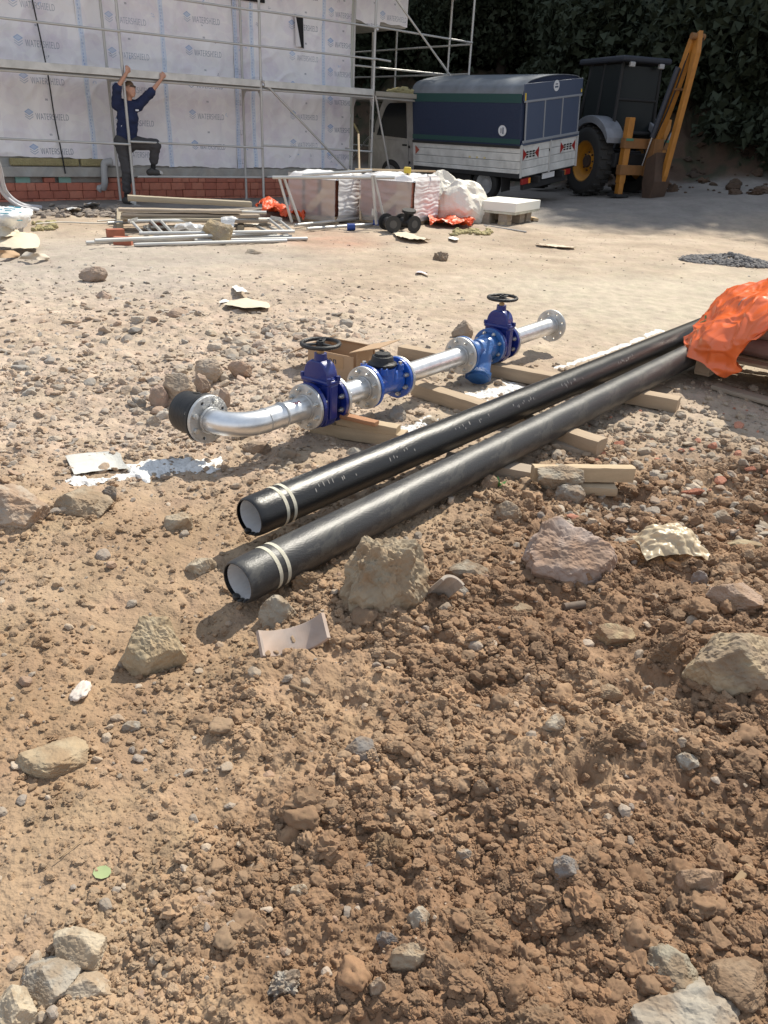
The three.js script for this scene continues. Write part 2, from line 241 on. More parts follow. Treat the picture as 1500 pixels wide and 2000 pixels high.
scatter('rubble', 'heaped angular stones in the rubble behind the elbow pipe', stonesB, stoneMat, 330, () => {
  const [cx, cy, w, h] = [[430, 745, 120, 45], [330, 780, 90, 45], [600, 650, 130, 25], [480, 690, 110, 30], [60, 720, 130, 70], [240, 640, 170, 50]][Math.floor(rnd() * 6)]; const p = at(cx + (rnd() + rnd() - 1) * w, cy + (rnd() + rnd() - 1) * h); const s = 0.016 + 0.038 * Math.pow(rnd(), 2.2); return { x: p.x, y: land(p.x, p.z) + s * 0.15, z: p.z, s, f: rr(0.4, 0.8), c: tint(mix3(soilColour(p.x, p.z), PALE[Math.floor(rnd() * PALE.length)], 0.55), 0.14, 0.05) };
});
scatter('rubble', 'stone and brick crumbs on the soil to the right of the timbers', chips, stoneMat, 900, () => {
  const p = at(rr(1080, 1500), rr(800, 1080)); const s = 0.007 + 0.026 * Math.pow(rnd(), 3); return { x: p.x, y: land(p.x, p.z) + s * 0.2, z: p.z, s, f: rr(0.45, 0.8), c: tint(rnd() < 0.1 ? [0.5, 0.22, 0.14] : mix3([0.34, 0.265, 0.19], PALE[Math.floor(rnd() * PALE.length)], 0.4), 0.18) };
});

// ---------------------------------------------------------------- the house under construction
const WAZ = 0.896, WD = V(Math.sin(WAZ), 0, -Math.cos(WAZ)), WN = V(-WD.z, 0, WD.x), WO = V(-4.821, 0, -15.046); // line of the outer scaffold poles; the wall stands 1 m behind
const wallPoint = (u, y, out = 0) => WO.clone().addScaledVector(WD, u).addScaledVector(WN, out).setY(y);
const house = thing('house', 'unfinished house wrapped in grey-white printed membrane above red brick footing', 'house', wallPoint(0, 0, -1).toArray(), Math.PI / 2 - WAZ); // local x along the wall, z outwards
const concrete = M([0.42, 0.41, 0.385], 0.92, { map: rockTone, bumpMap: rockBump, bumpScale: 0.012 });
const foamTeal = M([0.24, 0.42, 0.37], 0.8), wool = M([0.42, 0.37, 0.20], 1, { map: crumbTone, bumpMap: crumbBump, bumpScale: 0.02 }), darkM = M([0.012, 0.012, 0.014], 0.9);
function membraneTex(w, h, cols, opt = {}) {
  const k = 250, c = document.createElement('canvas'); c.width = Math.round(w * k); c.height = Math.round(h * k); const x = c.getContext('2d');
  x.fillStyle = '#edecef'; x.fillRect(0, 0, c.width, c.height);
  for (let i = 0; i < 260; i++) { x.fillStyle = `rgba(${rnd() < 0.5 ? '190,188,205' : '222,222,226'},0.10)`; x.beginPath(); x.ellipse(rnd() * c.width, rnd() * c.height, 10 + rnd() * 60, 6 + rnd() * 40, rnd() * 3, 0, 6.3); x.fill(); }
  const Y = (y) => c.height - y * k;
  for (const [u, y0, dy, sq] of cols) for (let i = 0; i < 7; i++) { const y = y0 + i * dy; if (y > h + 0.1) break;
    const a = 0.42 + 0.3 * rnd(); const px = u * k, py = Y(y); x.globalAlpha = a; x.strokeStyle = '#7f93b5'; x.lineWidth = 3.2;
    if (!sq) for (let j = 0; j < 3; j++) { x.strokeStyle = j ? '#8494ad' : '#7795c4'; x.beginPath(); x.moveTo(px, py - 8 + j * 9 - 9); x.lineTo(px + 17, py + 3 + j * 9 - 9); x.lineTo(px + 34, py - 8 + j * 9 - 9); if (!j) { x.lineTo(px + 17, py - 19 + j * 9 - 9); x.closePath(); x.fillStyle = '#9fb4d6'; x.fill(); } x.stroke(); }
    x.fillStyle = '#48546c'; x.font = '33px sans-serif'; x.fillText('WATERSHIELD', px + 44, py + 11, opt.tw ?? 142);
    x.globalAlpha = 0.75; x.fillStyle = '#4d5666'; x.font = 'bold 11px sans-serif'; x.fillText('90', px + 92, py - dy * k * 0.46); x.globalAlpha = 1; }
  for (const sx of opt.strips ?? []) { x.fillStyle = 'rgba(190,208,234,0.55)'; x.fillRect(sx * k, 0, 22, c.height); for (let y = 0; y < c.height; y += 13) { x.fillStyle = `rgba(95,130,190,${0.3 + 0.45 * rnd()})`; x.fillRect(sx * k + 6 + rnd() * 2, y, 3, 8); if (rnd() < 0.4) { x.fillStyle = 'rgba(110,125,160,0.35)'; x.fillRect(sx * k + 14, y, 3, 8); } } }
  for (let i = 0; i < 7; i++) { x.globalAlpha = 0.5; x.fillStyle = rnd() < 0.5 ? '#8fa9d2' : '#7d8390'; const a = rnd() * c.width, b = rnd() * c.height; for (let j = 0; j < 5; j++) x.fillRect(a + rnd() * 14, b + rnd() * 14, 4, 4); x.globalAlpha = 1; }
  const t = new THREE.CanvasTexture(c); t.colorSpace = THREE.SRGBColorSpace; t.magFilter = THREE.LinearFilter; return t;
}
const TOPH = 4.7;
function membrane(u0, u1, y0, cols, opt, lift = 0, wav = 1, H = TOPH) { // creased sheet, uv over its own print
  const w = u1 - u0, g = new THREE.PlaneGeometry(w, 1, Math.ceil(w * 34), 150), p = g.attributes.position, uv = g.attributes.uv, tex = membraneTex(w, 3.9, cols, opt);
  for (let i = 0; i < p.count; i++) { const u = p.getX(i) + w / 2 + u0, t = uv.getY(i), lo = y0 + 0.03 * nz(u * 2.3, 3) + 0.015 * nz(u * 9, 1), y = lo + (H - lo) * Math.pow(t, 1.25), near = sst(0.5, 0.0, y - lo);
    let z = 0.02 + lift + 0.022 * fbm(u * 1.1, y * 0.8, u0, 3) + wav * 0.024 * nz(u * 3 + y * 1.1, y * 0.9 - u, 5) + 0.007 * fbm(u * 5, y * 4, 2, 3) + near * 0.035 * (0.5 + nz(u * 4, 9)); const cr = 1 - Math.abs(nz(u * 1.7 + y * 0.6, y * 2.1 - u * 0.5, 12)) * 5; if (cr > 0) z += 0.016 * cr * wav;
    z *= 1; p.setXYZ(i, u, y, Math.max(0.006, z)); uv.setXY(i, (u - u0) / w, ((y - (y0 - 0.06)) / 3.9) % 1); }
  // rows that wrap past the print's top simply repeat it
  g.computeVertexNormals(); tex.wrapT = THREE.RepeatWrapping; for (let i = 0; i < p.count; i++) uv.setY(i, (p.getY(i) - y0 + 0.06) / 3.9);
  const m = M([1, 1, 1], 0.62, { map: tex, side: THREE.DoubleSide }); return part('membrane_sheet', g, m, house);
}
{
  part('wall', [box(9.2, TOPH - 0.5, 0.2, 0.85, TOPH / 2 + 0.28, -0.1, 0)].map((g) => g), concrete, house);
  part('end_wall', box(0.2, TOPH - 0.5, 7, 5.345, TOPH / 2 + 0.28, -3.72, 0), concrete, house);
  part('rear_wall', box(9.2, TOPH, 0.2, 0.85, TOPH / 2, -7.4, 0), concrete, house);
  part('left_wall', box(0.2, TOPH, 7, -3.8, TOPH / 2, -3.72, 0), concrete, house);
  part('roof_slab', box(12, 0.3, 8.2, 1.6, TOPH + 0.15, -3.6, 0.01), concrete, house);
  membrane(-3.6, -1.84, 0.72, [[0.5, 0.1, 0.54]], { strips: [0.05] }); membrane(-1.84, -0.37, 0.72, [[0.40, 0.16, 0.553]], { strips: [] }, 0.004); membrane(-0.37, 1.12, 0.6, [[0.52, 0.25, 0.545]], { strips: [0.02] }, 0.008);
  membrane(1.12, 2.63, 0.58, [[0.51, 0.44, 0.54]], { strips: [0.02] }, 0.002); membrane(2.63, 2.98, 0.58, [[-0.55, 0.18, 0.54, 1]], { strips: [0.0] }, 0.012); membrane(2.98, 4.7, 0.6, [[0.93, 0.5, 0.543]], { strips: [0.02], tw: 130 }, 0.006); membrane(4.7, 5.46, 0.58, [[0.16, 0.3, 0.54]], { strips: [0.0] }, 0.002);
  part('slab_edge', [box(4.9, 0.17, 0.34, -1.3 - 1.0, 0.485, -0.11, 0.012), box(5.36, 0.17, 0.32, 2.82, 0.485, -0.13, 0.012)].map((g) => { const p = g.attributes.position; return g; }), concrete, house);
  for (const [a, b] of [[-1.82, -0.62], [-0.6, -0.1]]) part('insulation_batt', box(b - a, 0.13, 0.09, (a + b) / 2, 0.645, 0.035, 0.03), wool, house);
  for (const [a, b] of [[-1.75, -1.5], [-1.0, -0.78]]) part('foam_panel', box(b - a, 0.16, 0.05, (a + b) / 2, 0.33, -0.06, 0.004), foamTeal, house);
  // red hollow bricks of the footing, one by one
  const bm = [[0.54, 0.19, 0.125], [0.48, 0.165, 0.11], [0.57, 0.22, 0.145], [0.44, 0.15, 0.10]].map((c) => M(c, 0.92, { map: rockTone, bumpMap: rockBump, bumpScale: 0.01 }));
  const shapes = [0.15, 0.2, 0.25, 0.29].map((w) => { const g = new RoundedBoxGeometry(w - 0.008, 0.128, 0.12, 1, 0.004); return boxUV(g, 1.8); });
  for (let row = 0; row < 4; row++) for (let u = -3.5 - row * 0.07; u < 5.4;) { const k = Math.floor(rnd() * 4), w = [0.15, 0.2, 0.25, 0.29][k], y = -0.035 + row * 0.135; u += w; if (row === 3 && (u > -0.55 && u < -0.05)) continue; const half = row === 3; if (half && ((u - w < -1.45 && u > -1.8) || (u - w < -0.76 && u > -1.02))) continue;
    const b = new THREE.Mesh(shapes[k], bm[Math.floor(rnd() * 4)]); b.name = 'brick'; b.position.set(u - w / 2, y - (half ? 0.024 : 0), -0.035 + rr(-0.012, 0.012)); b.rotation.z = rr(-0.015, 0.015); b.rotation.y = rr(-0.03, 0.03); if (half) b.scale.y = 0.62; house.add(b); }
  part('footing', box(9.0, 1.0, 0.3, 0.85, -0.1, -0.27, 0), concrete, house);
  // grey drain elbow through the slab
  const dr = M([0.42, 0.43, 0.44], 0.45); part('drain_pipe', [tube([V(-0.22, 0.2, 0.02), V(-0.21, 0.3, 0.1), V(-0.2, 0.5, 0.12), V(-0.19, 0.6, 0.12)], 0.062, 24, 14), tube([V(-0.19, 0.57, 0.12), V(-0.18, 0.64, 0.125), V(-0.11, 0.665, 0.15), V(-0.06, 0.665, 0.165)], 0.064, 20, 14), cyl(V(-0.085, 0.665, 0.16), V(-0.05, 0.665, 0.17), 0.075, 0.075, 18), cyl(V(-0.25, 0.19, 0.03), V(-0.3, 0.21, -0.02), 0.07, 0.07, 14)], dr, house); part('mouth_shade_disc', cyl(V(-0.049, 0.665, 0.171), V(-0.047, 0.665, 0.172), 0.058, 0.058, 16), darkM, house);  // black disc closes the drain end; the inner shade is painted
  part('cable', tube([V(-1.12, 4.5, 0.07), V(-1.08, 3.2, 0.09), V(-1.02, 2.5, 0.1), V(-0.98, 2.0, 0.085), V(-0.97, 1.4, 0.1), V(-0.93, 0.8, 0.11), V(-0.905, 0.46, 0.09)], 0.012, 60, 6), M([0.015, 0.016, 0.02], 0.6), house, 'thin black cable hanging down the membrane');
  // torn hole and window bottom: dark plates, inner shade painted on; a curled flap
  const hole = new THREE.Shape(); hole.moveTo(4.0, 3.42); hole.lineTo(4.2, 3.4); hole.lineTo(4.22, 2.84); hole.lineTo(4.1, 2.87); hole.lineTo(4.08, 3.1); hole.closePath();
  part('torn_hole_shade', new THREE.ExtrudeGeometry(hole, { depth: 0.004, bevelEnabled: false }).translate(0, 0, 0.085), darkM, house);
  const fl = new THREE.PlaneGeometry(1, 1, 8, 12), fp = fl.attributes.position; for (let i = 0; i < fp.count; i++) { const a = fp.getX(i) + 0.5, b = fp.getY(i) + 0.5; fp.setXYZ(i, 4.0 + 0.02 * (1 - b) + a * (0.09 * (1 - b) + 0.015), 2.86 + b * 0.55, 0.093 + 0.06 * Math.sin(a * 2.4) * (1 - b * 0.7)); } fl.computeVertexNormals(); part('membrane_flap', fl, M([0.68, 0.67, 0.7], 0.7, { side: THREE.DoubleSide }), house);
  part('window_shade_plate', box(0.75, 0.5, 0.02, 2.95, 3.78, 0.085, 0.003), darkM, house);
  // strip along the corner and wool hanging out of it
  part('corner_trim', box(0.05, TOPH - 0.7, 0.12, 5.475, TOPH / 2 + 0.3, -0.02, 0.004), M([0.5, 0.52, 0.47], 0.7), house);
  const wl = []; for (let i = 0; i < 16; i++) wl.push(beam(V(5.52, 1.0 + i * 0.09, -0.02 + rr(-0.02, 0.02)), V(5.53 + rr(-0.02, 0.05), 1.12 + i * 0.09, -0.03 + rr(-0.03, 0.03)), 0.06, 0.04, 0.01)); wl.push(beam(V(5.56, 1.5, 0.0), V(5.68, 1.32, 0.03), 0.05, 0.03)); part('insulation_tuft', wl, wool, house);
  // overhanging upper floor on the right
  part('overhang', box(1.5, TOPH - 3.45, 4, 6.22, TOPH / 2 + 1.72, -2.04, 0.01), M([0.42, 0.40, 0.36], 0.9, { map: rockTone }), house);
  const og = new THREE.PlaneGeometry(1.52, 1, 40, 60), op = og.attributes.position, ou = og.attributes.uv; for (let i = 0; i < op.count; i++) { const u = op.getX(i) + 6.22, t = ou.getY(i), lo = u > 6.2 ? 3.6 - (u - 6.2) * 0.05 : 3.62 - 0.24 * (u - 5.46), y = (lo + 0.03 * nz(u * 5, 2)) + t * 3; op.setXYZ(i, u, y - 0.1, -0.02 + 0.02 * fbm(u * 2, y * 2, 7, 3) + 0.03); ou.setXY(i, (u - 5.46) / 1.52, (y - 3.2) / 3.9); } og.computeVertexNormals();
  part('membrane_sheet', og, M([1, 1, 1], 0.62, { map: membraneTex(1.52, 3.9, [[0.75, 0.5, 0.54], [0.2, 0.3, 0.9, 1]], {}), side: THREE.DoubleSide }), house);
}
solo('conduit', [tube([at(-14, 300, 0.9), at(2, 345, 0.55), at(12, 378, 0.3), at(40, 400, 0.12), at(80, 408, 0.04)].map((p, i) => p.setY([1.1, 0.66, 0.33, 0.13, 0.06][i])), 0.035, 60, 8), tube([at(-26, 300, 0.9), at(-8, 345, 0.55), at(4, 378, 0.3), at(34, 402, 0.12), at(76, 412, 0.04)].map((p, i) => p.setY([1.1, 0.66, 0.33, 0.13, 0.05][i])), 0.03, 60, 8)], M([0.5, 0.5, 0.53], 0.5, { bumpMap: fineBump, bumpScale: 0.01 }), 'pale grey hose bundle curving down to the ground at the left edge', 'hose');

// ---------------------------------------------------------------- scaffolding
const galv = MP([0.56, 0.555, 0.535], 0.5, { metalness: 0.45, map: blotch, bumpMap: fineBump, bumpScale: 0.003 });
const galvLight = MP([0.62, 0.615, 0.59], 0.45, { metalness: 0.45, map: blotch });
const deckM = M([0.33, 0.315, 0.28], 0.85, { map: grainTex, bumpMap: grainTex, bumpScale: 0.003 });
{
  const sc = thing('scaffolding', 'grey tube scaffolding with a plank deck standing along the wrapped house', 'scaffolding', wallPoint(0, 0, 0).toArray(), Math.PI / 2 - WAZ);
  const L = 2.678, IN = -0.73, P = (name, g, m = galv) => part(name, g, m, sc), R = 0.0245;
  const fy = (u, z) => { const p = wallPoint(u, 0, z); return land(p.x, p.z) - 0.01; };
  for (const k of [-1, 0, 1, 2, 3]) for (const z of [0, IN]) { const u = k * L, y = fy(u, z); P('standard', [cyl(V(u, y, z), V(u, 7, z), R, R, 12), cyl(V(u, 2.0, z), V(u, 2.22, z), 0.029, 0.029, 12), cyl(V(u, 4.05, z), V(u, 4.25, z), 0.029, 0.029, 12), box(0.14, 0.012, 0.14, u, y + 0.006, z, 0.003)]); }
  for (const k of [-1, 0, 1, 2, 3]) { const u = k * L; P('transom', [cyl(V(u, 2.0, IN), V(u, 2.0, 0), 0.022), cyl(V(u, 4.1, IN), V(u, 4.1, 0), 0.022)]); for (const [z, s] of [[0, -1], [IN, 1]]) { const sh = new THREE.Shape(); sh.moveTo(0, 1.99); sh.lineTo(s * 0.15, 1.99); sh.quadraticCurveTo(s * 0.05, 1.93, s * 0.01, 1.74); sh.lineTo(0, 1.74); P('gusset', new THREE.ExtrudeGeometry(sh, { depth: 0.008, bevelEnabled: false }).rotateY(-Math.PI / 2).translate(u + 0.004, 0, z)); } }
  for (const k of [-1, 0, 1, 2]) { const a = k * L, b = a + L;
    for (const y of [2.72, 3.28]) { if (k === 2 && y === 2.72) continue; P('guard_rail', cyl(V(a, y, 0.03), V(b, y + (k === 2 ? -0.05 : -0.01), 0.03), 0.019)); }
    if (k < 2) P('guard_rail', cyl(V(a, 1.045, 0.03), V(b, k === 1 ? 0.98 : 1.0, 0.03), 0.019)); if (k === 0 || k === 1) P('base_rail', cyl(V(a + 0.1, 0.47, -0.03), V(b, 0.46, -0.03), 0.019));
    if (k === 2) P('guard_rail', cyl(V(a, 2.72, 0.03), V(a + 0.4, 2.7, 0.03), 0.019));
    for (let i = 0; i < 2; i++) { const z = -0.2 - i * 0.34; P('deck_plank', box(L - 0.03, 0.05, 0.32, a + L / 2 + 0.01, 2.055, z, 0.006), deckM); P('deck_plank', box(L - 0.03, 0.05, 0.32, a + L / 2, 4.155, z, 0.006), deckM); }
    if (k < 2) P('toe_board', box(L - 0.09, 0.115, 0.035, a + L / 2, 2.105, 0.055, 0.004), galvLight); P('ledger', cyl(V(a, 2.01, 0), V(b, 2.01, 0), 0.022)); }
  P('brace', cyl(V(L, 2.16, 0.05), V(2 * L - 0.32, 0.35, 0.05), 0.021)); P('brace', cyl(V(2 * L, 4.15, 0.06), V(3 * L, 2.08, 0.06), 0.021), galvLight); const c = wallPoint(2 * L, 2.03, 0.05), e = onZ(783, 327, c.z + 0.55); P('brace', cyl(V(2 * L + 0.02, 2.05, 0.05), V(2 * L + 0.75, 0.1, -0.1), 0.02));
  // return along the end wall: two poles, rails and the wide corner deck
  for (const [u, z] of [[3 * L, -2.7], [3 * L - 0.73, -2.7]]) P('standard', cyl(V(u, fy(u, z), z), V(u, 7, z), R, R, 12));
  for (const y of [2.62, 3.2]) P('guard_rail', cyl(V(3 * L, y, 0), V(3 * L, y, -5.2), 0.019)); P('guard_rail', cyl(V(3 * L, 1.0, -2.7), V(3 * L, 1.0, -5.2), 0.019)); P('brace', cyl(V(3 * L, 2.0, -2.7), V(3 * L - 0.05, 0.2, -5), 0.02));
  for (let i = 0; i < 3; i++) P('deck_plank', box(0.3, 0.05, 4.2, 3 * L - 0.15 - i * 0.31, 2.08, -2.2, 0.006), deckM); P('toe_board', box(L - 0.05, 0.09, 0.04, 2.5 * L, 2.09, 0.055, 0.004), deckM); P('guard_rail', cyl(V(2 * L, 2.62, IN), V(3 * L, 2.62, IN), 0.019));
  P('tie_rail', cyl(V(2 * L, 1.0, IN), V(2 * L + 0.05, 1.0, -3), 0.019));
}
{ const p = wallPoint(6.9, 2.1, -0.25); const g = []; for (let i = 0; i < 14; i++) { const b = blob(500 + i, 6, 5, 0.35, 3); b.scale(rr(0.1, 0.22), rr(0.04, 0.08), rr(0.1, 0.16)); b.translate(rr(-0.75, 0.75), rr(0.02, 0.06) + (i > 9 ? 0.04 : 0), rr(-0.12, 0.12)); g.push(b); } const o = solo('insulation_scrap', g, M([0.62, 0.54, 0.28], 1, { bumpMap: crumbBump, bumpScale: 0.02 }), 'yellow scraps of insulation wool lying on the corner scaffold deck', 'insulation', null, p.toArray(), Math.PI / 2 - WAZ); }

// ---------------------------------------------------------------- the worker climbing the scaffold
function field(prims, lo, hi, cell, k = 0.03) { // smooth union of tapered capsules, meshed
  const ext = Math.max(hi.x - lo.x, hi.y - lo.y, hi.z - lo.z), n = Math.min(150, Math.ceil(ext / cell) + 2), mc = new MarchingCubes(n, new THREE.MeshBasicMaterial(), false, false, 260000), half = n / 2, c = lo.clone().add(hi).multiplyScalar(0.5), p = V(), pa = V(), ba = V();
  const dist = (p) => { let s = 0; for (const q of prims) { pa.subVectors(p, q.a); ba.subVectors(q.b, q.a); const bb = ba.lengthSq(), h = bb ? Math.min(1, Math.max(0, pa.dot(ba) / bb)) : 0; pa.addScaledVector(ba, -h); let d; if (q.sq) { const e = pa.dot(q.sq[0]); const f = Math.sqrt(Math.max(0, pa.lengthSq() - e * e) + e * e / (q.sq[1] * q.sq[1])); d = f - mix(q.r0, q.r1, h); } else d = pa.length() - mix(q.r0, q.r1, h); s += Math.exp(-Math.min(12, d / (q.k ?? k)) ) * 1; } return -Math.log(Math.max(s, 1e-9)) * k; };
  for (let z = 0; z < n; z++) for (let y = 0; y < n; y++) for (let x = 0; x < n; x++) { p.set((x - half) / half * ext / 2 + c.x, (y - half) / half * ext / 2 + c.y, (z - half) / half * ext / 2 + c.z); mc.field[x + y * n + z * n * n] = -dist(p); }
  mc.isolation = 0; mc.update(); const N = mc.count, g = new THREE.BufferGeometry(); g.setAttribute('position', new THREE.BufferAttribute(mc.positionArray.slice(0, N * 3), 3)); g.scale(ext / 2, ext / 2, ext / 2); g.translate(c.x, c.y, c.z); let w = mergeVertices(g, 1e-5); w.computeVertexNormals(); return boxUV(w, 1);
}
{
  const root = thing('person', 'worker in navy sweatshirt and grey trousers climbing the scaffold, both hands on the deck edge', 'person', wallPoint(0, 0, -0.15).toArray(), Math.PI / 2 - WAZ); // local x along wall, z outwards
  const J = { hip: V(0.02, 1.06, -0.02), chest: V(0.07, 1.45, 0.0), neck: V(0.10, 1.67, 0.02), head: V(0.135, 1.845, 0.05), rs: V(-0.10, 1.62, 0.0), ls: V(0.26, 1.62, 0.02), re: V(-0.125, 1.86, 0.13), le: V(0.455, 1.825, 0.17), rw: V(0.03, 2.10, 0.235), lw: V(0.645, 2.05, 0.25), rh: V(-0.085, 1.02, -0.02), lh: V(0.12, 1.02, 0.0), rk: V(-0.055, 0.56, 0.05), ra: V(-0.085, 0.12, -0.03), lk: V(0.5, 1.0, 0.1), la: V(0.445, 0.6, 0.02) };
  const cp = (a, b, r0, r1, o = {}) => ({ a, b, r0, r1, ...o });
  const mid = (a, b, t) => a.clone().lerp(b, t);
  const body = [cp(J.hip, J.chest, 0.14, 0.15, { sq: [V(0, 0, 1), 0.72] }), cp(J.chest, mid(J.chest, J.neck, 0.75), 0.125, 0.07), cp(J.rs, J.ls, 0.06, 0.06), cp(J.neck, mid(J.neck, J.head, 0.6), 0.052, 0.05), cp(J.rs, J.re, 0.055, 0.042), cp(J.re, J.rw, 0.042, 0.027), cp(J.ls, J.le, 0.055, 0.042), cp(J.le, J.lw, 0.042, 0.027), cp(J.rh, J.rk, 0.082, 0.056), cp(J.rk, J.ra, 0.054, 0.035), cp(J.lh, J.lk, 0.082, 0.056), cp(J.lk, J.la, 0.054, 0.035)];
  const skin = M([0.48, 0.26, 0.18], 0.6);
  // head with brow, nose, jaw and ears, turned up to the right
  const H = J.head, f = V(0.42, 0.22, 0.88).normalize(), up = V(0.02, 0.97, -0.24).normalize(), sd = V().crossVectors(up, f).normalize(); const hp = (a, b, c) => H.clone().addScaledVector(sd, a).addScaledVector(up, b).addScaledVector(f, c);
  const headP = [cp(hp(0, 0.03, -0.015), hp(0, 0.03, 0.012), 0.085, 0.08, { k: 0.02 }), cp(hp(0, -0.045, 0.03), hp(0, -0.03, 0.02), 0.058, 0.07), cp(hp(0, -0.085, 0.055), hp(0, -0.08, 0.05), 0.03, 0.034), cp(hp(-0.03, 0.028, 0.07), hp(0.03, 0.028, 0.07), 0.02, 0.02), cp(hp(0, 0.01, 0.092), hp(0, -0.022, 0.107), 0.008, 0.015), cp(hp(-0.02, -0.055, 0.085), hp(0.02, -0.055, 0.085), 0.012, 0.012), cp(hp(-0.088, -0.005, 0), hp(-0.088, 0.025, -0.006), 0.014, 0.018), cp(hp(0.088, -0.005, 0), hp(0.088, 0.025, -0.006), 0.014, 0.018), cp(J.neck, hp(0, -0.03, -0.01), 0.052, 0.055)];
  const hand = (w, grip, side) => { const o = []; const palm = mid(w, grip, 0.55), dir = grip.clone().sub(w).normalize(), lat = V(1, 0.0, 0).addScaledVector(dir, -dir.x).normalize(), inn = V().crossVectors(lat, dir).normalize(); if (inn.z > 0) inn.negate(); o.push(cp(w, palm, 0.027, 0.03, { k: 0.012 })); const len = [0.030, 0.036, 0.034, 0.027];
    for (let i = 0; i < 4; i++) { const b = palm.clone().addScaledVector(lat, (i - 1.5) * 0.0215).addScaledVector(dir, 0.012), k1 = b.clone().addScaledVector(dir, len[i]).addScaledVector(inn, 0.004), k2 = k1.clone().addScaledVector(dir, 0.012).addScaledVector(inn, 0.028), k3 = k2.clone().addScaledVector(dir, -0.012).addScaledVector(inn, 0.016); o.push(cp(palm.clone().addScaledVector(lat, (i - 1.5) * 0.016), b, 0.014, 0.0115), cp(b, k1, 0.0105, 0.0095), cp(k1, k2, 0.0095, 0.0085), cp(k2, k3, 0.0085, 0.0075)); }
    const t0 = mid(w, palm, 0.7).addScaledVector(lat, side * 0.026), t1 = t0.clone().addScaledVector(lat, side * 0.022).addScaledVector(dir, 0.02).addScaledVector(inn, 0.012), t2 = t1.clone().addScaledVector(dir, 0.02).addScaledVector(inn, 0.026); o.push(cp(mid(w, palm, 0.4), t0, 0.018, 0.015), cp(t0, t1, 0.0125, 0.011), cp(t1, t2, 0.0105, 0.009)); return o; };
  const R1 = hand(J.rw, J.rw.clone().add(V(0.045, 0.09, 0.0)), 1), L1 = hand(J.lw, J.lw.clone().add(V(0.06, 0.085, 0.0)), -1);
  const bb = (c, r) => [c.clone().addScalar(-r), c.clone().addScalar(r)];
  const skinG = [field(body, V(-0.35, 0.02, -0.5), V(0.85, 2.15, 0.6), 0.018, 0.012), field(headP, ...bb(H, 0.16), 0.004, 0.009), field(R1, ...bb(J.rw.clone().add(V(0.03, 0.06, 0)), 0.12), 0.003, 0.0035), field(L1, ...bb(J.lw.clone().add(V(0.03, 0.06, 0)), 0.12), 0.003, 0.0035)];
  part('body', skinG, skin, root);
  const navyC = M([0.014, 0.022, 0.065], 0.95, { bumpMap: fineBump, bumpScale: 0.006 }), trou = M([0.055, 0.053, 0.056], 0.95, { bumpMap: fineBump, bumpScale: 0.006 });
  const fold = (g, a) => { const p = g.attributes.position, n = g.attributes.normal; for (let i = 0; i < p.count; i++) { const d = a * nz(p.getX(i) * 11 + p.getY(i) * 9, p.getY(i) * 16, p.getZ(i) * 11); p.setXYZ(i, p.getX(i) + n.getX(i) * d, p.getY(i) + n.getY(i) * d, p.getZ(i) + n.getZ(i) * d); } const w = mergeVertices((g.deleteAttribute('normal'), g), 1e-4); w.computeVertexNormals(); return w; };
  part('sweatshirt', fold(field([cp(J.hip.clone().add(V(0, 0.0, 0)), J.chest, 0.178, 0.182, { sq: [V(0, 0, 1), 0.74] }), cp(J.chest, mid(J.chest, J.neck, 0.62), 0.17, 0.09), cp(J.rs, J.ls, 0.09, 0.09), cp(J.rs, mid(J.rs, J.re, 1), 0.09, 0.07), cp(J.re, mid(J.re, J.rw, 0.1), 0.069, 0.062), cp(J.ls, J.le, 0.088, 0.07), cp(J.le, mid(J.le, J.lw, 0.16), 0.068, 0.06)], V(-0.35, 0.85, -0.4), V(0.8, 2.05, 0.5), 0.016, 0.014), 0.018), navyC, root);
  part('trousers', fold(field([cp(J.rh, J.lh, 0.122, 0.122), cp(J.hip.clone().add(V(0.0, 0.03, 0)), J.hip.clone().add(V(0, -0.06, 0)), 0.16, 0.15, { sq: [V(0, 0, 1), 0.75] }), cp(J.rh, J.rk, 0.118, 0.088), cp(J.rk, mid(J.rk, J.ra, 0.72), 0.088, 0.076), cp(J.lh, J.lk, 0.118, 0.094), cp(J.lk, mid(J.lk, J.la, 0.66), 0.092, 0.08)], V(-0.3, 0.15, -0.4), V(0.75, 1.25, 0.5), 0.015, 0.013), 0.017), trou, root);
  const dark = M([0.015, 0.015, 0.016], 0.9), shoeM = M([0.05, 0.048, 0.046], 0.7), toe = M([0.5, 0.49, 0.47], 0.6);
  part('sock', field([cp(mid(J.ra, J.rk, 0.12), J.ra, 0.043, 0.041)], ...bb(J.ra, 0.12), 0.006, 0.006), dark, root); part('sock', field([cp(mid(J.la, J.lk, 0.16), J.la.clone().add(V(0, -0.02, 0)), 0.045, 0.046)], ...bb(J.la, 0.14), 0.006, 0.006), dark, root);
  const shoe = (a, d, flat) => { const h = a.clone().add(V(0, -0.07, 0)).addScaledVector(d, -0.05); part('shoe', field([cp(h, h.clone().addScaledVector(d, 0.12), 0.046, 0.046), cp(h.clone().addScaledVector(d, 0.12), h.clone().addScaledVector(d, 0.2).add(V(0, -0.008, 0)), 0.046, 0.036), cp(a.clone().add(V(0, -0.03, 0)), h, 0.046, 0.045)], ...bb(h.clone().addScaledVector(d, 0.09), 0.19), 0.006, 0.014), shoeM, root); part('toe_cap', field([cp(h.clone().addScaledVector(d, 0.195).add(V(0, -0.004, 0)), h.clone().addScaledVector(d, 0.215).add(V(0, -0.01, 0)), 0.041, 0.034)], ...bb(h.clone().addScaledVector(d, 0.2), 0.07), 0.005, 0.008), toe, root); };
  shoe(J.la.clone().add(V(-0.02, 0.005, 0)), V(0.97, 0, 0.2).normalize()); shoe(J.ra, V(0.35, 0, 0.93).normalize());
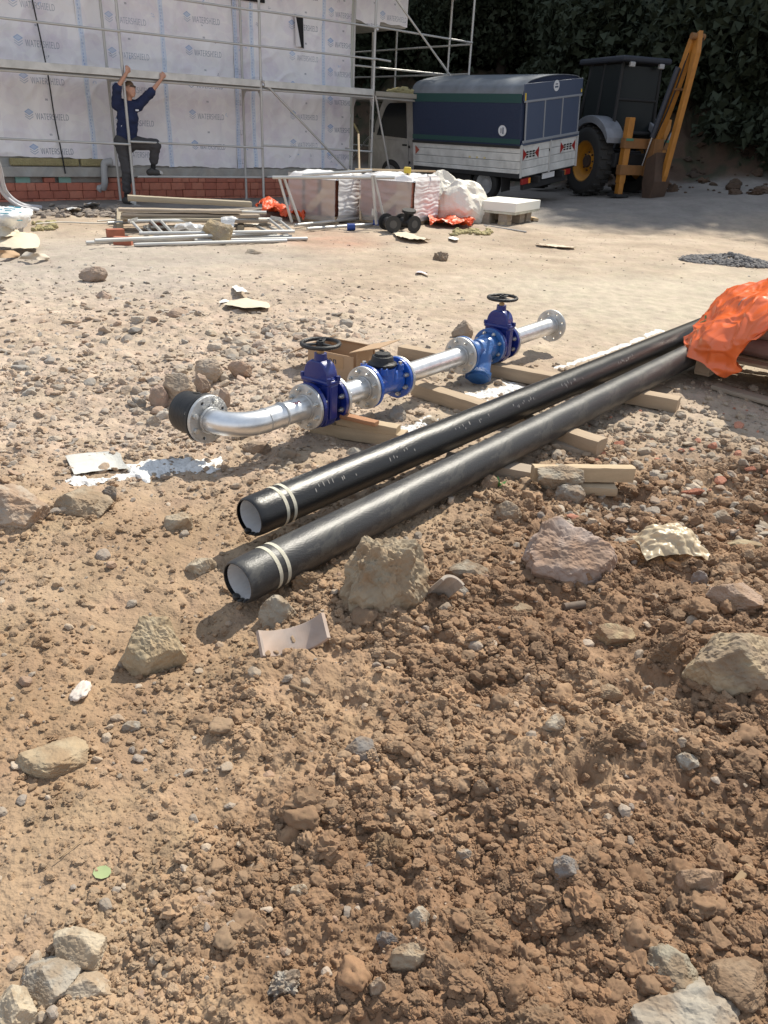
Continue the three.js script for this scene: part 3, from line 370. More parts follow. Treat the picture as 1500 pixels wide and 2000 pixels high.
  const hat = field([cp(hp(0, 0.06, -0.02), hp(0, 0.075, 0.0), 0.088, 0.08), cp(hp(0, 0.05, -0.05), hp(0, 0.02, -0.06), 0.06, 0.05)], ...bb(H, 0.2), 0.005, 0.012); part('cap', hat, M([0.16, 0.10, 0.06], 0.95, { bumpMap: fineBump, bumpScale: 0.01 }), root); const br = field([cp(hp(-0.05, 0.045, 0.07), hp(0.05, 0.045, 0.07), 0.012, 0.012), cp(hp(-0.03, 0.045, 0.1), hp(0.03, 0.045, 0.1), 0.01, 0.01)], ...bb(hp(0, 0.045, 0.08), 0.11), 0.004, 0.02); part('cap_brim', br, M([0.09, 0.06, 0.045], 0.95), root);
  for (const s of [-1, 1]) part('eye', new THREE.SphereGeometry(0.009, 10, 8).translate(...hp(s * 0.03, 0.012, 0.084).toArray()), M([0.05, 0.035, 0.03], 0.3), root);
  part('chest_print', box(0.06, 0.028, 0.006, 0.2, 1.545, 0.135, 0.002), M([0.6, 0.62, 0.66], 0.8), root); part('side_tag', box(0.014, 0.03, 0.004, -0.085, 1.28, 0.075, 0.001), M([0.7, 0.7, 0.7], 0.8), root);
}

// ---------------------------------------------------------------- forest, far bank
const leafShadeM = [[0.022, 0.031, 0.013], [0.019, 0.028, 0.011], [0.026, 0.034, 0.015]].map((c) => M(c, 0.8, { side: THREE.DoubleSide })), barkM = M([0.07, 0.055, 0.045], 0.95, { map: rockTone });  // greens below real foliage; the wood's deep shade is put into the leaf colour
function leafCloud(n, blobs, size) { const p = new Float32Array(n * 9), a = V(), b = V(), c = V(); for (let i = 0; i < n; i++) { const q = blobs[Math.floor(rnd() * blobs.length)]; let r; do { c.set(rr(-1, 1), rr(-1, 1), rr(-1, 1)); r = c.length(); } while (r > 1 || r < 0.35); c.multiply(V(q[3], q[3] * 0.75, q[3])).add(V(q[0], q[1], q[2])); a.set(rr(-1, 1), rr(-1, 1), rr(-1, 1)).normalize(); b.set(rr(-1, 1), rr(-1, 1), rr(-1, 1)).cross(a).normalize(); const s = size * rr(0.6, 1.5); for (let k = 0; k < 3; k++) { const v = [[-1, -0.35], [1, -0.1], [-0.1, 1]][k]; p[i * 9 + k * 3] = c.x + (a.x * v[0] + b.x * v[1]) * s; p[i * 9 + k * 3 + 1] = c.y + (a.y * v[0] + b.y * v[1]) * s; p[i * 9 + k * 3 + 2] = c.z + (a.z * v[0] + b.z * v[1]) * s; } } const g = new THREE.BufferGeometry(); g.setAttribute('position', new THREE.BufferAttribute(p, 3)); g.computeVertexNormals(); return g; }
const protos = [0, 1, 2].map((k) => { const bl = []; const Ht = [15, 17, 14][k]; for (let i = 0; i < 34; i++) { const t = rnd(), a = rr(0, 6.28), R = (0.4 + 2.9 * Math.sin(Math.PI * Math.min(1, t * 0.9 + 0.12))) * Math.sqrt(rnd()); bl.push([Math.cos(a) * R, 2.2 + t * (Ht - 2.6), Math.sin(a) * R, rr(0.9, 1.7)]); } for (let i = 0; i < 16; i++) { const a = rr(0, 6.28), R = rr(0.6, 2.8); bl.push([Math.cos(a) * R, rr(0.9, 5.5), Math.sin(a) * R, rr(0.9, 1.5)]); }
  const tr = [cyl(V(0, -0.8, 0), V(0.15 * k, Ht * 0.5, 0.1), 0.24, 0.15, 10), cyl(V(0.15 * k, Ht * 0.5, 0.1), V(0.3, Ht * 0.9, 0), 0.15, 0.04, 8)]; for (let i = 0; i < 9; i++) { const y = rr(2.2, Ht * 0.75), b = bl[Math.floor(rnd() * bl.length)]; tr.push(cyl(V(0.1, y, 0.05), V(b[0] * 0.9, y + rr(0.8, 2), b[2] * 0.9), 0.07, 0.02, 6)); }
  return { crown: merge(leafCloud(26000, bl, 0.11)), trunk: merge(tr) }; });
function tree(x, z, k, s, label) { const t = thing('tree', label, 'tree', [x, land(x, z), z], rr(0, 6), 'dark trees of the wood behind the vehicles'); t.scale.setScalar(s); part('crown', protos[k].crown, leafShadeM[k], t); part('trunk', protos[k].trunk, barkM, t); }
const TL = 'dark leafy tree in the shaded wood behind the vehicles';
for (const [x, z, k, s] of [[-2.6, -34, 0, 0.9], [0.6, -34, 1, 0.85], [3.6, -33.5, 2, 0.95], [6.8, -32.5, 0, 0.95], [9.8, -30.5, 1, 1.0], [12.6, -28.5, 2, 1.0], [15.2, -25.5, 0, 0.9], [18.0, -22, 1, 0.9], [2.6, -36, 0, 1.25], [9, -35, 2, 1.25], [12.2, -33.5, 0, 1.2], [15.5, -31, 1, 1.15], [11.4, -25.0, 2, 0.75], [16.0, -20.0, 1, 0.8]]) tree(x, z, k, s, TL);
{ // thicket under and behind the trees, too dense to count
  const bl = []; for (let i = 0; i < 2000; i++) { const back = i % 2; const x = rr(-16, 32), z = back ? rr(-58, -37) - Math.abs(x) * 0.05 : -32.5 - rr(0, 6) + Math.max(0, x - 5) * rr(0.55, 0.95); bl.push([x, land(x, z) + (back ? rr(0, 16) : rr(0.2, 3.4)), z, back ? rr(1.2, 2.6) : rr(0.5, 1.3)]); }
  for (let i = 0; i < 900; i++) { const x = rr(4.5, 24), b = rr(3.6, 9.5), z = -21 - (b + 4.2 - 0.9 * x) / 0.75; if (z > -17.5) continue; bl.push([x, land(x, z) + rr(0.0, 3.2), z, rr(0.4, 1.0)]); }
  const o = part('thicket', leafCloud(340000, bl, 0.115), leafShadeM[1], scene); tag(o, 'dark thicket filling the wood behind the trees', null, null, 'stuff');
}

// ---------------------------------------------------------------- stones that stand out one by one
const rockRims = [];
function rock(px, py, wpx, hpx, c, label, o = {}) {
  if (py > 700 && py < 830 && px < 500) { wpx *= 0.8; hpx *= 0.8; }
  const base = ground(px, py + hpx * (o.low ?? 0.3)), dep = base.distanceTo(camera.position), m = dep / FOC, w = wpx * m * 0.46, h = hpx * m * (o.hs ?? 0.62);
  const big = wpx > 90 ? 23 : wpx > 48 ? 13 : 9; const sc0 = soilColour(base.x, base.z); c = mix3(c.map((q, i) => q * [0.9, 0.86, 0.78][i]), sc0, 0.25); const sd = o.seed ?? Math.round(px * 3 + py);
  if (o.cat === 'soil lump') { o.freq = 4.5; o.rough = Math.max(o.rough ?? 0, 0.26); }
  const g = blob(sd, big, (o.facets ?? 9) + 13, (o.rough ?? 0.09) * 0.8, o.freq ?? 2.4, true); g.scale(w * 1.08, h, w * (o.d ?? 0.8)); g.rotateZ(o.tilt ?? 0); g.rotateY(o.turn ?? 0); boxUV(g, o.uvs ?? 2.2);
  const p = g.attributes.position, col = new Float32Array(p.count * 3), c2 = mix3(o.c2 ?? [c[0] * 0.8, c[1] * 0.75, c[2] * 0.7], sc0, 0.45), k = (o.vf ?? 2.6) / w;
  for (let i = 0; i < p.count; i++) { const f = fbm(p.getX(i) * k * 0.5 + sd, p.getY(i) * k * 0.8, p.getZ(i) * k * 0.5, 4); const t = sst(-0.35, 0.4, f); const q = mix3(c2, c, t); col.set([q[0], q[1], q[2]], i * 3); }
  g.setAttribute('color', new THREE.BufferAttribute(col, 3));
  const s = part(o.name ?? 'rock', g, vcolRock, scene); tag(s, label, o.cat ?? 'rock', o.group); s.position.set(base.x, base.y + h * (o.sink ?? 0.06), base.z); if (py > 880) rockRims.push([base.x, base.z, w]); return s;
}
const vcolRock = M([1, 1, 1], 0.93, { vertexColors: true, map: rockTone, bumpMap: rockBump, bumpScale: 0.012 });
const TAN = [0.50, 0.41, 0.29], GREY = [0.40, 0.39, 0.37], BROWN = [0.22, 0.138, 0.083], PINK = [0.46, 0.33, 0.27], BLUE = [0.20, 0.215, 0.24], CREAM = [0.60, 0.53, 0.43], PURP = [0.43, 0.30, 0.24];
rock(745, 1118, 154, 146, [0.44, 0.38, 0.29], 'large grey-tan boulder leaning beside the lower black pipe near its striped end', { d: 0.9, hs: 0.66, sink: 0.36, facets: -2, rough: 0.24, c2: [0.36, 0.27, 0.17], seed: 31 });
rock(1095, 1080, 170, 105, PURP, 'rounded purplish boulder with white veins in the soil right of the pipes', { c2: [0.55, 0.46, 0.42], d: 0.75, facets: -1, rough: 0.12, seed: 5, vf: 1.6, hs: 0.68, sink: 0.22 });
rock(1432, 1275, 185, 120, TAN, 'long tan boulder half buried at the right edge of the photo', { d: 0.7, facets: 12, turn: 0.2, c2: [0.34, 0.28, 0.2], seed: 12 });
rock(303, 1262, 108, 105, [0.50, 0.42, 0.30], 'tan boulder standing out of the trodden soil left of the broken clay pipe piece', { d: 0.9, hs: 0.72, facets: 10, seed: 178, sink: 0.25, c2: [0.42, 0.33, 0.2] });
rock(1362, 1968, 240, 130, [0.47, 0.45, 0.41], 'big pale grey slab of rock at the lower right edge', { d: 0.75, hs: 0.45, facets: 14, seed: 41, rough: 0.14 });
rock(1312, 1890, 105, 75, [0.38, 0.36, 0.30], 'grey rock just behind the big pale grey slab at lower right', { facets: 12, seed: 43 });
rock(108, 1470, 125, 70, TAN, 'flat tan stone slab in the soil near the left edge', { hs: 0.42, facets: 8, turn: 0.3, seed: 51 });
rock(155, 1838, 105, 95, CREAM, 'pale cream stone partly buried at lower left, highest of its cluster', { facets: 5, hs: 0.4, sink: 0.0, seed: 61, rough: 0.05 });
rock(103, 1892, 100, 75, GREY, 'grey stone at lower left, on the left side of the buried cluster', { facets: 6, hs: 0.4, sink: 0.0, seed: 62, rough: 0.06 });
rock(165, 1908, 85, 75, [0.50, 0.44, 0.37], 'grey-cream stone at lower left, lowest of the buried cluster', { facets: 6, hs: 0.4, sink: -0.05, seed: 63, rough: 0.07 });
rock(28, 1965, 80, 75, CREAM, 'cream stone in the bottom left corner of the photo', { facets: 7, seed: 64 });
rock(550, 1188, 78, 62, [0.45, 0.41, 0.35], 'grey stone tucked under the striped end of the lower black pipe', { seed: 65, facets: 9 });
rock(882, 1142, 55, 52, GREY, 'rounded grey stone beside the curved clay shard right of the large boulder', { seed: 66, facets: 6 });
rock(912, 1110, 75, 45, [0.42, 0.38, 0.32], 'grey stone behind the rounded grey one right of the large boulder', { seed: 67 });
rock(1088, 942, 95, 52, [0.47, 0.44, 0.38], 'pale grey stone leaning against the plank right of the pipes', { seed: 68, sink: 0.7 });
rock(1112, 968, 62, 42, GREY, 'smaller grey stone in front of the pale one by the plank', { seed: 69, sink: 0.6 });
rock(32, 985, 120, 85, [0.42, 0.30, 0.23], 'brown boulder at the left edge below the pale woven sack', { seed: 70, turn: 0.5, c2: [0.5, 0.43, 0.36] });
rock(152, 975, 110, 58, [0.44, 0.37, 0.29], 'low brown boulder just below the pale woven sack', { seed: 71 });
rock(213, 965, 34, 48, BLUE, 'narrow dark stone right of the low brown boulder below the sack', { seed: 72 });
rock(345, 1015, 68, 50, [0.50, 0.43, 0.34], 'pale stone alone on the soil left of the upper pipe end', { seed: 73, tilt: 0.3 });
rock(393, 1098, 52, 40, CREAM, 'cream stone on the soil left of the lower pipe end', { seed: 74 });
rock(430, 464, 58, 32, [0.48, 0.39, 0.24], 'yellowish boulder in front of the heap of scaffold frames', { seed: 75, hs: 0.75, sink: 0.6 });
rock(182, 541, 48, 24, PURP, 'purple-brown rock alone on the dirt left of the scaffold frame heap', { seed: 76, hs: 0.7, sink: 0.6 });
rock(205, 577, 30, 18, PINK, 'small pinkish rock just below the purple-brown one', { seed: 77 });
rock(345, 612, 46, 24, PURP, 'purple-grey rock in the rubble left of the flat cardboard', { seed: 78 });
rock(413, 650, 26, 14, CREAM, 'small cream stone in the rubble below the purple-grey rock', { seed: 79 });
rock(470, 727, 54, 32, [0.50, 0.33, 0.25], 'pinkish orange boulder in the rubble behind the elbow pipe', { seed: 80, facets: 6, rough: 0.06, hs: 0.75, sink: 0.6 });
rock(358, 768, 78, 52, [0.50, 0.41, 0.33], 'tan boulder in the rubble right behind the black pipe cap', { seed: 81, hs: 0.8, sink: 0.6 });
rock(412, 735, 74, 38, [0.54, 0.45, 0.38], 'pale stone on top of the rubble behind the black pipe cap', { seed: 82, hs: 0.8, sink: 0.8 });
rock(440, 785, 34, 42, PINK, 'upright pinkish stone right of the elbow flange top', { seed: 83, hs: 0.8, sink: 0.6 });
rock(395, 757, 44, 34, [0.42, 0.3, 0.24], 'reddish stone in the rubble just above the elbow flange', { seed: 84, hs: 0.8, sink: 0.7 });
rock(312, 782, 52, 56, [0.48, 0.33, 0.28], 'reddish stone left of the black pipe cap', { seed: 85, sink: 0.5 });
rock(270, 782, 38, 34, [0.33, 0.33, 0.33], 'grey stone left of the reddish one near the black pipe cap', { seed: 86 });
rock(300, 822, 40, 34, [0.45, 0.4, 0.35], 'grey-tan stone below the reddish one near the black pipe cap', { seed: 87 });
rock(470, 668, 60, 24, [0.52, 0.45, 0.38], 'flat pale stone in the rubble above the elbow pipe', { seed: 88 });
rock(560, 885, 40, 30, [0.36, 0.3, 0.25], 'brown stone in the shadow below the elbow pipe', { seed: 89 });
rock(500, 870, 50, 30, [0.30, 0.22, 0.17], 'dark brown stone right below the bend of the elbow pipe', { seed: 90 });
rock(697, 880, 40, 22, GREY, 'grey stone between the timbers and the upper black pipe', { seed: 91 });
rock(775, 808, 44, 34, [0.3, 0.31, 0.33], 'dark grey stone under the water meter', { seed: 92 });
rock(845, 822, 36, 18, CREAM, 'small pale stone in the lime near the upper black pipe', { seed: 93 });
rock(705, 1460, 78, 44, BLUE, 'dark blue-grey angular stone on the crumbly soil', { seed: 94, facets: 13 });
rock(797, 1858, 62, 72, [0.47, 0.40, 0.31], 'tan angular stone on the soil near the bottom middle', { seed: 95, facets: 9 });
rock(818, 1785, 46, 50, [0.5, 0.46, 0.4], 'pale stone above the tan angular one near the bottom middle', { seed: 96 });
rock(758, 1830, 38, 34, BLUE, 'grey-blue pebble left of the pale stone near the bottom middle', { seed: 97, facets: 5 });
rock(738, 1918, 36, 60, [0.5, 0.42, 0.35], 'cream upright stone below the grey-blue pebble near the bottom', { seed: 98 });
rock(905, 1672, 30, 32, GREY, 'small square grey stone on the crumbly soil', { seed: 99 });
rock(1105, 1685, 52, 48, [0.26, 0.27, 0.29], 'dark grey pointed stone on the crumbly soil', { seed: 100, facets: 12 });
rock(1085, 1407, 44, 40, [0.58, 0.52, 0.44], 'whitish stone on the crumbly soil', { seed: 101 });
rock(1186, 1342, 58, 58, [0.36, 0.28, 0.2], 'flat soil-covered stone below the buried pale slab', { seed: 102, hs: 0.4 });
rock(1342, 1483, 42, 28, [0.48, 0.46, 0.42], 'small light grey stone in the soil near the right edge', { seed: 103 });
rock(1228, 1425, 58, 55, BROWN, 'round brown lump of soil right of the whitish stone', { seed: 104, cat: 'soil lump', name: 'soil_lump', rough: 0.2 });
rock(1302, 1265, 68, 52, BROWN, 'square brown lump of soil left of the long tan boulder', { seed: 105, cat: 'soil lump', name: 'soil_lump', rough: 0.16 });
rock(1180, 1450, 64, 42, [0.25, 0.16, 0.1], 'longish brown lump of soil left of the round lump', { seed: 106, cat: 'soil lump', name: 'soil_lump', rough: 0.2 });
rock(1195, 1225, 70, 95, [0.52, 0.42, 0.28], 'yellowish slab buried flush in the soil below the purplish boulder', { seed: 107, hs: 0.25, sink: 0.25, c2: [0.3, 0.2, 0.12] });
rock(1440, 1150, 95, 85, [0.46, 0.34, 0.28], 'pinkish slab buried in the soil above the long tan boulder', { seed: 108, hs: 0.3, sink: 0.25 });
rock(1362, 1132, 30, 34, [0.42, 0.4, 0.42], 'small pointed grey-violet stone below the clear plastic bag', { seed: 109 });
rock(1365, 1708, 90, 100, [0.48, 0.33, 0.24], 'pinkish tan rock smeared with soil near the right edge', { seed: 110, hs: 0.5, c2: [0.28, 0.18, 0.11] });
rock(1452, 1064, 80, 38, [0.52, 0.44, 0.3], 'yellowish stone at the right edge beside the clear plastic bag', { seed: 111 });
rock(585, 1737, 34, 28, CREAM, 'small whitish stone alone on the soil low in the middle', { seed: 112 });
rock(400, 1752, 42, 40, [0.5, 0.37, 0.3], 'flat pink stone on the trodden soil low on the left', { seed: 113, hs: 0.3 });
rock(938, 1532, 36, 55, [0.36, 0.27, 0.2], 'brown upright stone on the crumbly soil in the middle', { seed: 114 });
rock(255, 1413, 34, 22, GREY, 'small grey stone on the trodden soil right of the flat tan slab', { seed: 115 });
rock(555, 1905, 62, 80, [0.46, 0.45, 0.43], 'crumbly grey lump of mortar near the bottom', { seed: 116, cat: 'mortar lump', name: 'mortar_lump', rough: 0.35, freq: 4, hs: 0.4 });
rock(1010, 1180, 60, 26, [0.4, 0.33, 0.24], 'flat tan stone in front of the purplish boulder', { seed: 117, hs: 0.4 });
rock(995, 995, 60, 44, [0.4, 0.34, 0.28], 'grey-brown stone left of the pale one by the plank', { seed: 118 });
rock(955, 940, 44, 36, [0.28, 0.2, 0.15], 'dark brown stone right under the lower black pipe', { seed: 119 });
rock(1405, 1010, 48, 30, [0.36, 0.33, 0.29], 'grey stone behind the clear plastic bag', { seed: 120 });
rock(1050, 1990, 90, 60, [0.28, 0.19, 0.125], 'brown soil lump at the bottom edge', { seed: 121, cat: 'soil lump', name: 'soil_lump', rough: 0.2 });
rock(920, 1790, 95, 70, [0.29, 0.195, 0.125], 'broad brown soil lump right of the pale stones near the bottom', { seed: 122, cat: 'soil lump', name: 'soil_lump', rough: 0.2, hs: 0.5 });
rock(760, 1660, 105, 95, [0.26, 0.17, 0.1], 'knobbly brown soil lump left of the small square grey stone', { seed: 123, cat: 'soil lump', name: 'soil_lump', rough: 0.3, hs: 0.6 });
rock(1330, 1380, 60, 44, [0.25, 0.16, 0.1], 'brown soil lump under the long tan boulder', { seed: 124, cat: 'soil lump', name: 'soil_lump', rough: 0.25 });
rock(600, 1130, 60, 40, [0.27, 0.18, 0.11], 'brown soil lump wedged between the lower pipe and the large boulder', { seed: 125, cat: 'soil lump', name: 'soil_lump', rough: 0.3 });
rock(495, 492, 30, 12, [0.46, 0.38, 0.3], 'small tan stone on the dirt in front of the scaffold heap', { seed: 126 });
rock(860, 503, 30, 20, [0.2, 0.14, 0.1], 'dark clod on the dirt beyond the gate valves', { seed: 127, hs: 0.8, cat: 'soil lump', name: 'soil_lump' });
rock(590, 735, 32, 16, [0.36, 0.28, 0.22], 'flat brown stone left of the handwheel valve near the elbow', { seed: 128, hs: 0.4 });
rock(1435, 1900, 110, 80, [0.33, 0.24, 0.17], 'brown stone at the right edge above the big grey slab', { seed: 129, hs: 0.4 });
rock(905, 650, 42, 30, [0.38, 0.3, 0.25], 'grey-brown stone behind the strainer', { seed: 130, sink: 0.6 });
scatter('soil_crumbs', 'soil crumbs gathered round the foot of the stones', clods, dirtMat, rockRims.length * 46, () => { const q = rockRims[Math.floor(rnd() * rockRims.length)], a = rr(0, 6.28), r = q[2] * rr(0.78, 1.35), x = q[0] + Math.cos(a) * r, z = q[1] + Math.sin(a) * r * 0.85, s = q[2] * (0.03 + 0.13 * Math.pow(rnd(), 3)); return { x, y: land(x, z) + s * 0.25, z, s: Math.min(s, 0.022), f: rr(0.6, 0.95), c: tint(soilColour(x, z), 0.13, 0.05) }; });
// shards of broken brick
function shard(px, py, wpx, label, turn) { const b = ground(px, py), m = b.distanceTo(camera.position) / FOC * wpx; const g = blob(Math.round(px), 5, 14, 0.05, 3, true); g.scale(m * 0.55, m * 0.16, m * 0.3); g.rotateY(turn); return solo('brick_shard', g, brickShardM, label, 'brick shard', null, [b.x, b.y + m * 0.08, b.z]); }
const brickShardM = M([0.52, 0.20, 0.12], 0.9, { map: rockTone, bumpMap: rockBump, bumpScale: 0.02 });
shard(1018, 1960, 40, 'orange brick shard on the soil at the bottom', 1.2); shard(1355, 957, 40, 'flat orange brick shard right of the plank', 0.4); shard(1210, 868, 28, 'orange brick shard right of the timber end under the pipes', 0.9); shard(1160, 900, 26, 'orange brick shard lying against the plank', 2); shard(1470, 917, 26, 'orange brick shard at the right edge behind the soil', 0.2);

// ---------------------------------------------------------------- timbers
const woodMats = [[0.50, 0.40, 0.28], [0.44, 0.345, 0.25], [0.38, 0.32, 0.26], [0.55, 0.43, 0.29]].map((c) => M(c, 0.85, { map: grainTex, bumpMap: grainTex, bumpScale: 0.003 }));
function timber(name, a, b, w, h, label, cat, k, group) { // a solid beam, knocked and slightly bowed
  const d = b.clone().sub(a), L = d.length(); const g = new THREE.BoxGeometry(L, h, w, 40, 3, 3), p = g.attributes.position;
  for (let i = 0; i < p.count; i++) { const x = p.getX(i), y = p.getY(i), z = p.getZ(i), e = Math.abs(y) > h * 0.49 && Math.abs(z) > w * 0.49 ? 0.93 : 1; p.setXYZ(i, x + 0.004 * nz(y * 60, z * 60, L), y * e + 0.004 * nz(x * 3, 1, L * 9) + 0.002 * nz(x * 22, z * 30, y * 9), z * e + 0.004 * nz(x * 2.4, 7, L * 5) + 0.002 * nz(x * 20, y * 30, 4)); }
  g.computeVertexNormals(); boxUV(g, 1.4); const o = solo(name, g, woodMats[k], label, cat, group); o.position.copy(a).add(b).multiplyScalar(0.5); o.position.y += h / 2; const yaw = Math.atan2(-d.z, d.x); o.rotation.set(0, yaw, Math.atan2(d.y, Math.hypot(d.x, d.z)), 'YZX'); return o;
}
const T = (px, py, h = 0.02) => at(px, py, h);
timber('timber', T(783, 697, 0.0), T(1322, 804, 0.0), 0.10, 0.085, 'long timber under both black pipes, its end showing beside the orange sheet', 'timber', 1);
timber('timber', T(812, 770, 0.0), T(1172, 887, 0.0), 0.10, 0.08, 'timber under the water meter and both black pipes', 'timber', 1);
timber('timber', T(1080, 868, -0.01), T(1160, 893, -0.03), 0.11, 0.035, 'board stub beneath the end of the middle timber', 'timber', 2);
timber('timber', T(612, 842, -0.01), T(790, 872, 0.0), 0.10, 0.075, 'timber under the gate valve nearest the elbow', 'timber', 0);
timber('timber', at(662, 826, 0.07), at(778, 848, 0.066), 0.07, 0.045, 'short timber lying on the timber under the gate valve nearest the elbow', 'timber', 0);
const redM = M([0.42, 0.22, 0.12], 0.85, { map: grainTex, bumpMap: grainTex, bumpScale: 0.003 }); woodMats.push(redM);
timber('wood_wedge', at(668, 815, 0.115), at(736, 832, 0.11), 0.05, 0.022, 'reddish wooden wedge on the stacked timbers below the short steel spool', 'wedge', 4);
timber('timber', at(870, 910, -0.005), at(1048, 940, -0.01), 0.10, 0.06, 'grey timber reaching out from under the lower black pipe behind the plank', 'timber', 2);
timber('plank', at(1038, 938, 0.035), at(1233, 940, 0.035), 0.05, 0.075, 'light brown plank laid on edge right of the black pipes', 'plank', 3);
timber('board', at(1080, 955, -0.01), at(1200, 962, -0.01), 0.09, 0.04, 'short board under the light brown plank', 'board', 0);

// ---------------------------------------------------------------- two black ductile pipes
const pipeBump = noiseTex(1024, (u, v) => 0.5 + 0.3 * tile(u, v, 70, 3) + 0.16 * tile(u, v, 24, 3));
const pipeBlack = MP([0.012, 0.012, 0.013], 0.34, { bumpMap: pipeBump, bumpScale: 0.0010 });
const dustTex = noiseTex(1024, (u, v) => { const t = sst(-0.02, 0.12, tile(u, v, 5, 6)) * 0.8 + 0.2 * sst(0, 0.3, tile(u, v, 40, 3)); const q = mix3([0.20, 0.20, 0.205], [0.28, 0.275, 0.265], t); return q; }, { srgb: true });
const pipeDusty = MP([1, 1, 1], 0.42, { map: dustTex, bumpMap: pipeBump, bumpScale: 0.0009 });
const cement = M([0.68, 0.68, 0.68], 0.9, { bumpMap: fineBump, bumpScale: 0.006 }), cream = M([0.66, 0.62, 0.50], 0.6, { bumpMap: pipeBump, bumpScale: 0.002 }), chipM = M([0.36, 0.33, 0.30], 0.9);
function ductile(name, label, start, far, mat, marks) {
  const d = far.clone().sub(start), L = d.length(), t = thing(name, label, 'pipe', [start.x, start.y, start.z], Math.atan2(-d.z, d.x), null); t.rotation.set(0, Math.atan2(-d.z, d.x), Math.asin(d.y / L), 'YZX');
  const R = 0.078, ri = 0.0675; const prof = [[ri, 0.0], [R - 0.007, 0], [R - 0.002, 0.008], [R, 0.03]]; for (let i = 1; i <= 60; i++) prof.push([R + 0.0005 * nz(i * 0.7, 2), 0.03 + (L - 0.03) * i / 60]); prof.push([ri, L]);
  const b = new THREE.LatheGeometry(prof.map((p) => new THREE.Vector2(...p)), 64), uv = b.attributes.uv, p = b.attributes.position; for (let i = 0; i < p.count; i++) uv.setXY(i, uv.getX(i) * 2, p.getY(i) * 2.6);
  part('barrel', b.rotateZ(-Math.PI / 2), mat, t);
  const li = new THREE.LatheGeometry([[ri - 0.006, 0.004], [ri + 0.0005, 0.0], [ri + 0.0005, 0.004]].concat([[ri + 0.0005, L - 0.002]]).reverse().map((q) => new THREE.Vector2(...q)), 48);
  const ragged = new THREE.CylinderGeometry(ri - 0.0005, ri - 0.0005, L - 0.02, 48, 1, true).translate(0, L / 2 + 0.004, 0); part('cement_lining', ragged.rotateZ(-Math.PI / 2), cement, t); li.dispose();
  const chips = []; for (let i = 0; i < 3; i++) { const a = 0.2 - i * 0.35 + L * 0.01, g = blob(300 + i, 3, 6, 0.2, 3); g.scale(0.012, [0.011, 0.004, 0.005][i], [0.013, 0.008, 0.009][i]); g.translate(0.006, -ri + 0.001, 0); g.rotateX(a); chips.push(g); } part('lining_chip', chips, mat, t);
  for (const x of [0.125, 0.163]) part('stripe', new THREE.CylinderGeometry(R + 0.0014, R + 0.0014, 0.015, 64, 1, true).rotateZ(Math.PI / 2).translate(x, 0, 0), cream, t);
  const ms = []; for (const [x, n] of marks) for (let k = 0; k < n; k++) { const g = blob(320 + k, 2, 6, 0.2, 2); g.scale(0.0022, 0.0016, rr(0.004, 0.011)); g.translate(0, R, 0); g.rotateX(0.95 + rr(-0.14, 0.14)); g.translate(x + k * rr(0.022, 0.035), 0, 0); ms.push(g); }
  if (ms.length) tag(part('paint_drips', ms, chipM, t), null, null, null, 'stuff');
  return t;
}
const P2A = V(-0.472, 0.088, -2.156);
ductile('black_pipe', 'glossy upper black iron pipe with two cream stripes, farther from the camera', P1A, P1A.clone().addScaledVector(PDIR, 6).setY(0.19), pipeBlack, [[0.28, 8], [0.72, 6], [1.2, 9], [1.7, 9], [2.2, 8], [2.9, 7], [3.6, 6], [4.3, 5]]);
ductile('black_pipe', 'dusty lower black iron pipe with two cream stripes, beside the large boulder', P2A, P2A.clone().addScaledVector(PDIR.clone().addScaledVector(PNRM, -0.0125).normalize(), 6).setY(0.165), pipeDusty, []);

// ---------------------------------------------------------------- bolted pipe assembly with valves and meter
const zinc = MP([0.84, 0.85, 0.86], 0.36, { metalness: 0.92, map: blotch, bumpMap: fineBump, bumpScale: 0.0003 });
const zincPlate = MP([0.62, 0.62, 0.61], 0.5, { metalness: 0.75, map: blotch, bumpMap: fineBump, bumpScale: 0.002 });
const boltM = MP([0.62, 0.61, 0.58], 0.42, { metalness: 0.9 });
const navy = MP([0.005, 0.018, 0.165], 0.36, { clearcoat: 0.4, clearcoatRoughness: 0.12, bumpMap: fineBump, bumpScale: 0.0025 });
const azure = MP([0.008, 0.08, 0.40], 0.34, { clearcoat: 0.4, clearcoatRoughness: 0.1, bumpMap: fineBump, bumpScale: 0.0025 });
const steelBlue = MP([0.02, 0.105, 0.32], 0.42, { clearcoat: 0.4, clearcoatRoughness: 0.3, bumpMap: fineBump, bumpScale: 0.003 });
const rubber = MP([0.012, 0.012, 0.013], 0.5, { bumpMap: fineBump, bumpScale: 0.002 }), brass = MP([0.42, 0.30, 0.16], 0.4, { metalness: 0.9 }), holeM = M([0.02, 0.02, 0.02], 0.9);
const FR = 0.113, BR = 0.091, PR = 0.057;
function flangeG(x, th, r = FR, ri = PR - 0.004, holes = true) { // along local x, centre x
  const s = new THREE.Shape(); s.absarc(0, 0, r, 0, Math.PI * 2); const h = new THREE.Path(); h.absarc(0, 0, ri, 0, Math.PI * 2, true); s.holes.push(h);
  if (holes) for (let i = 0; i < 8; i++) { const a = (i + 0.5) * Math.PI / 4, q = new THREE.Path(); q.absarc(BR * Math.cos(a), BR * Math.sin(a), 0.0095, 0, Math.PI * 2, true); s.holes.push(q); }
  const g = new THREE.ExtrudeGeometry(s, { depth: th - 0.004, bevelEnabled: true, bevelSize: 0.002, bevelThickness: 0.002, bevelSegments: 1, curveSegments: 24 }); g.translate(0, 0, -(th - 0.004) / 2); g.rotateY(Math.PI / 2); return boxUV(g.translate(x, 0, 0), 3);
}
function ringG(x, th, r) { return new THREE.CylinderGeometry(r, r, th, 48).rotateZ(Math.PI / 2).translate(x, 0, 0); }
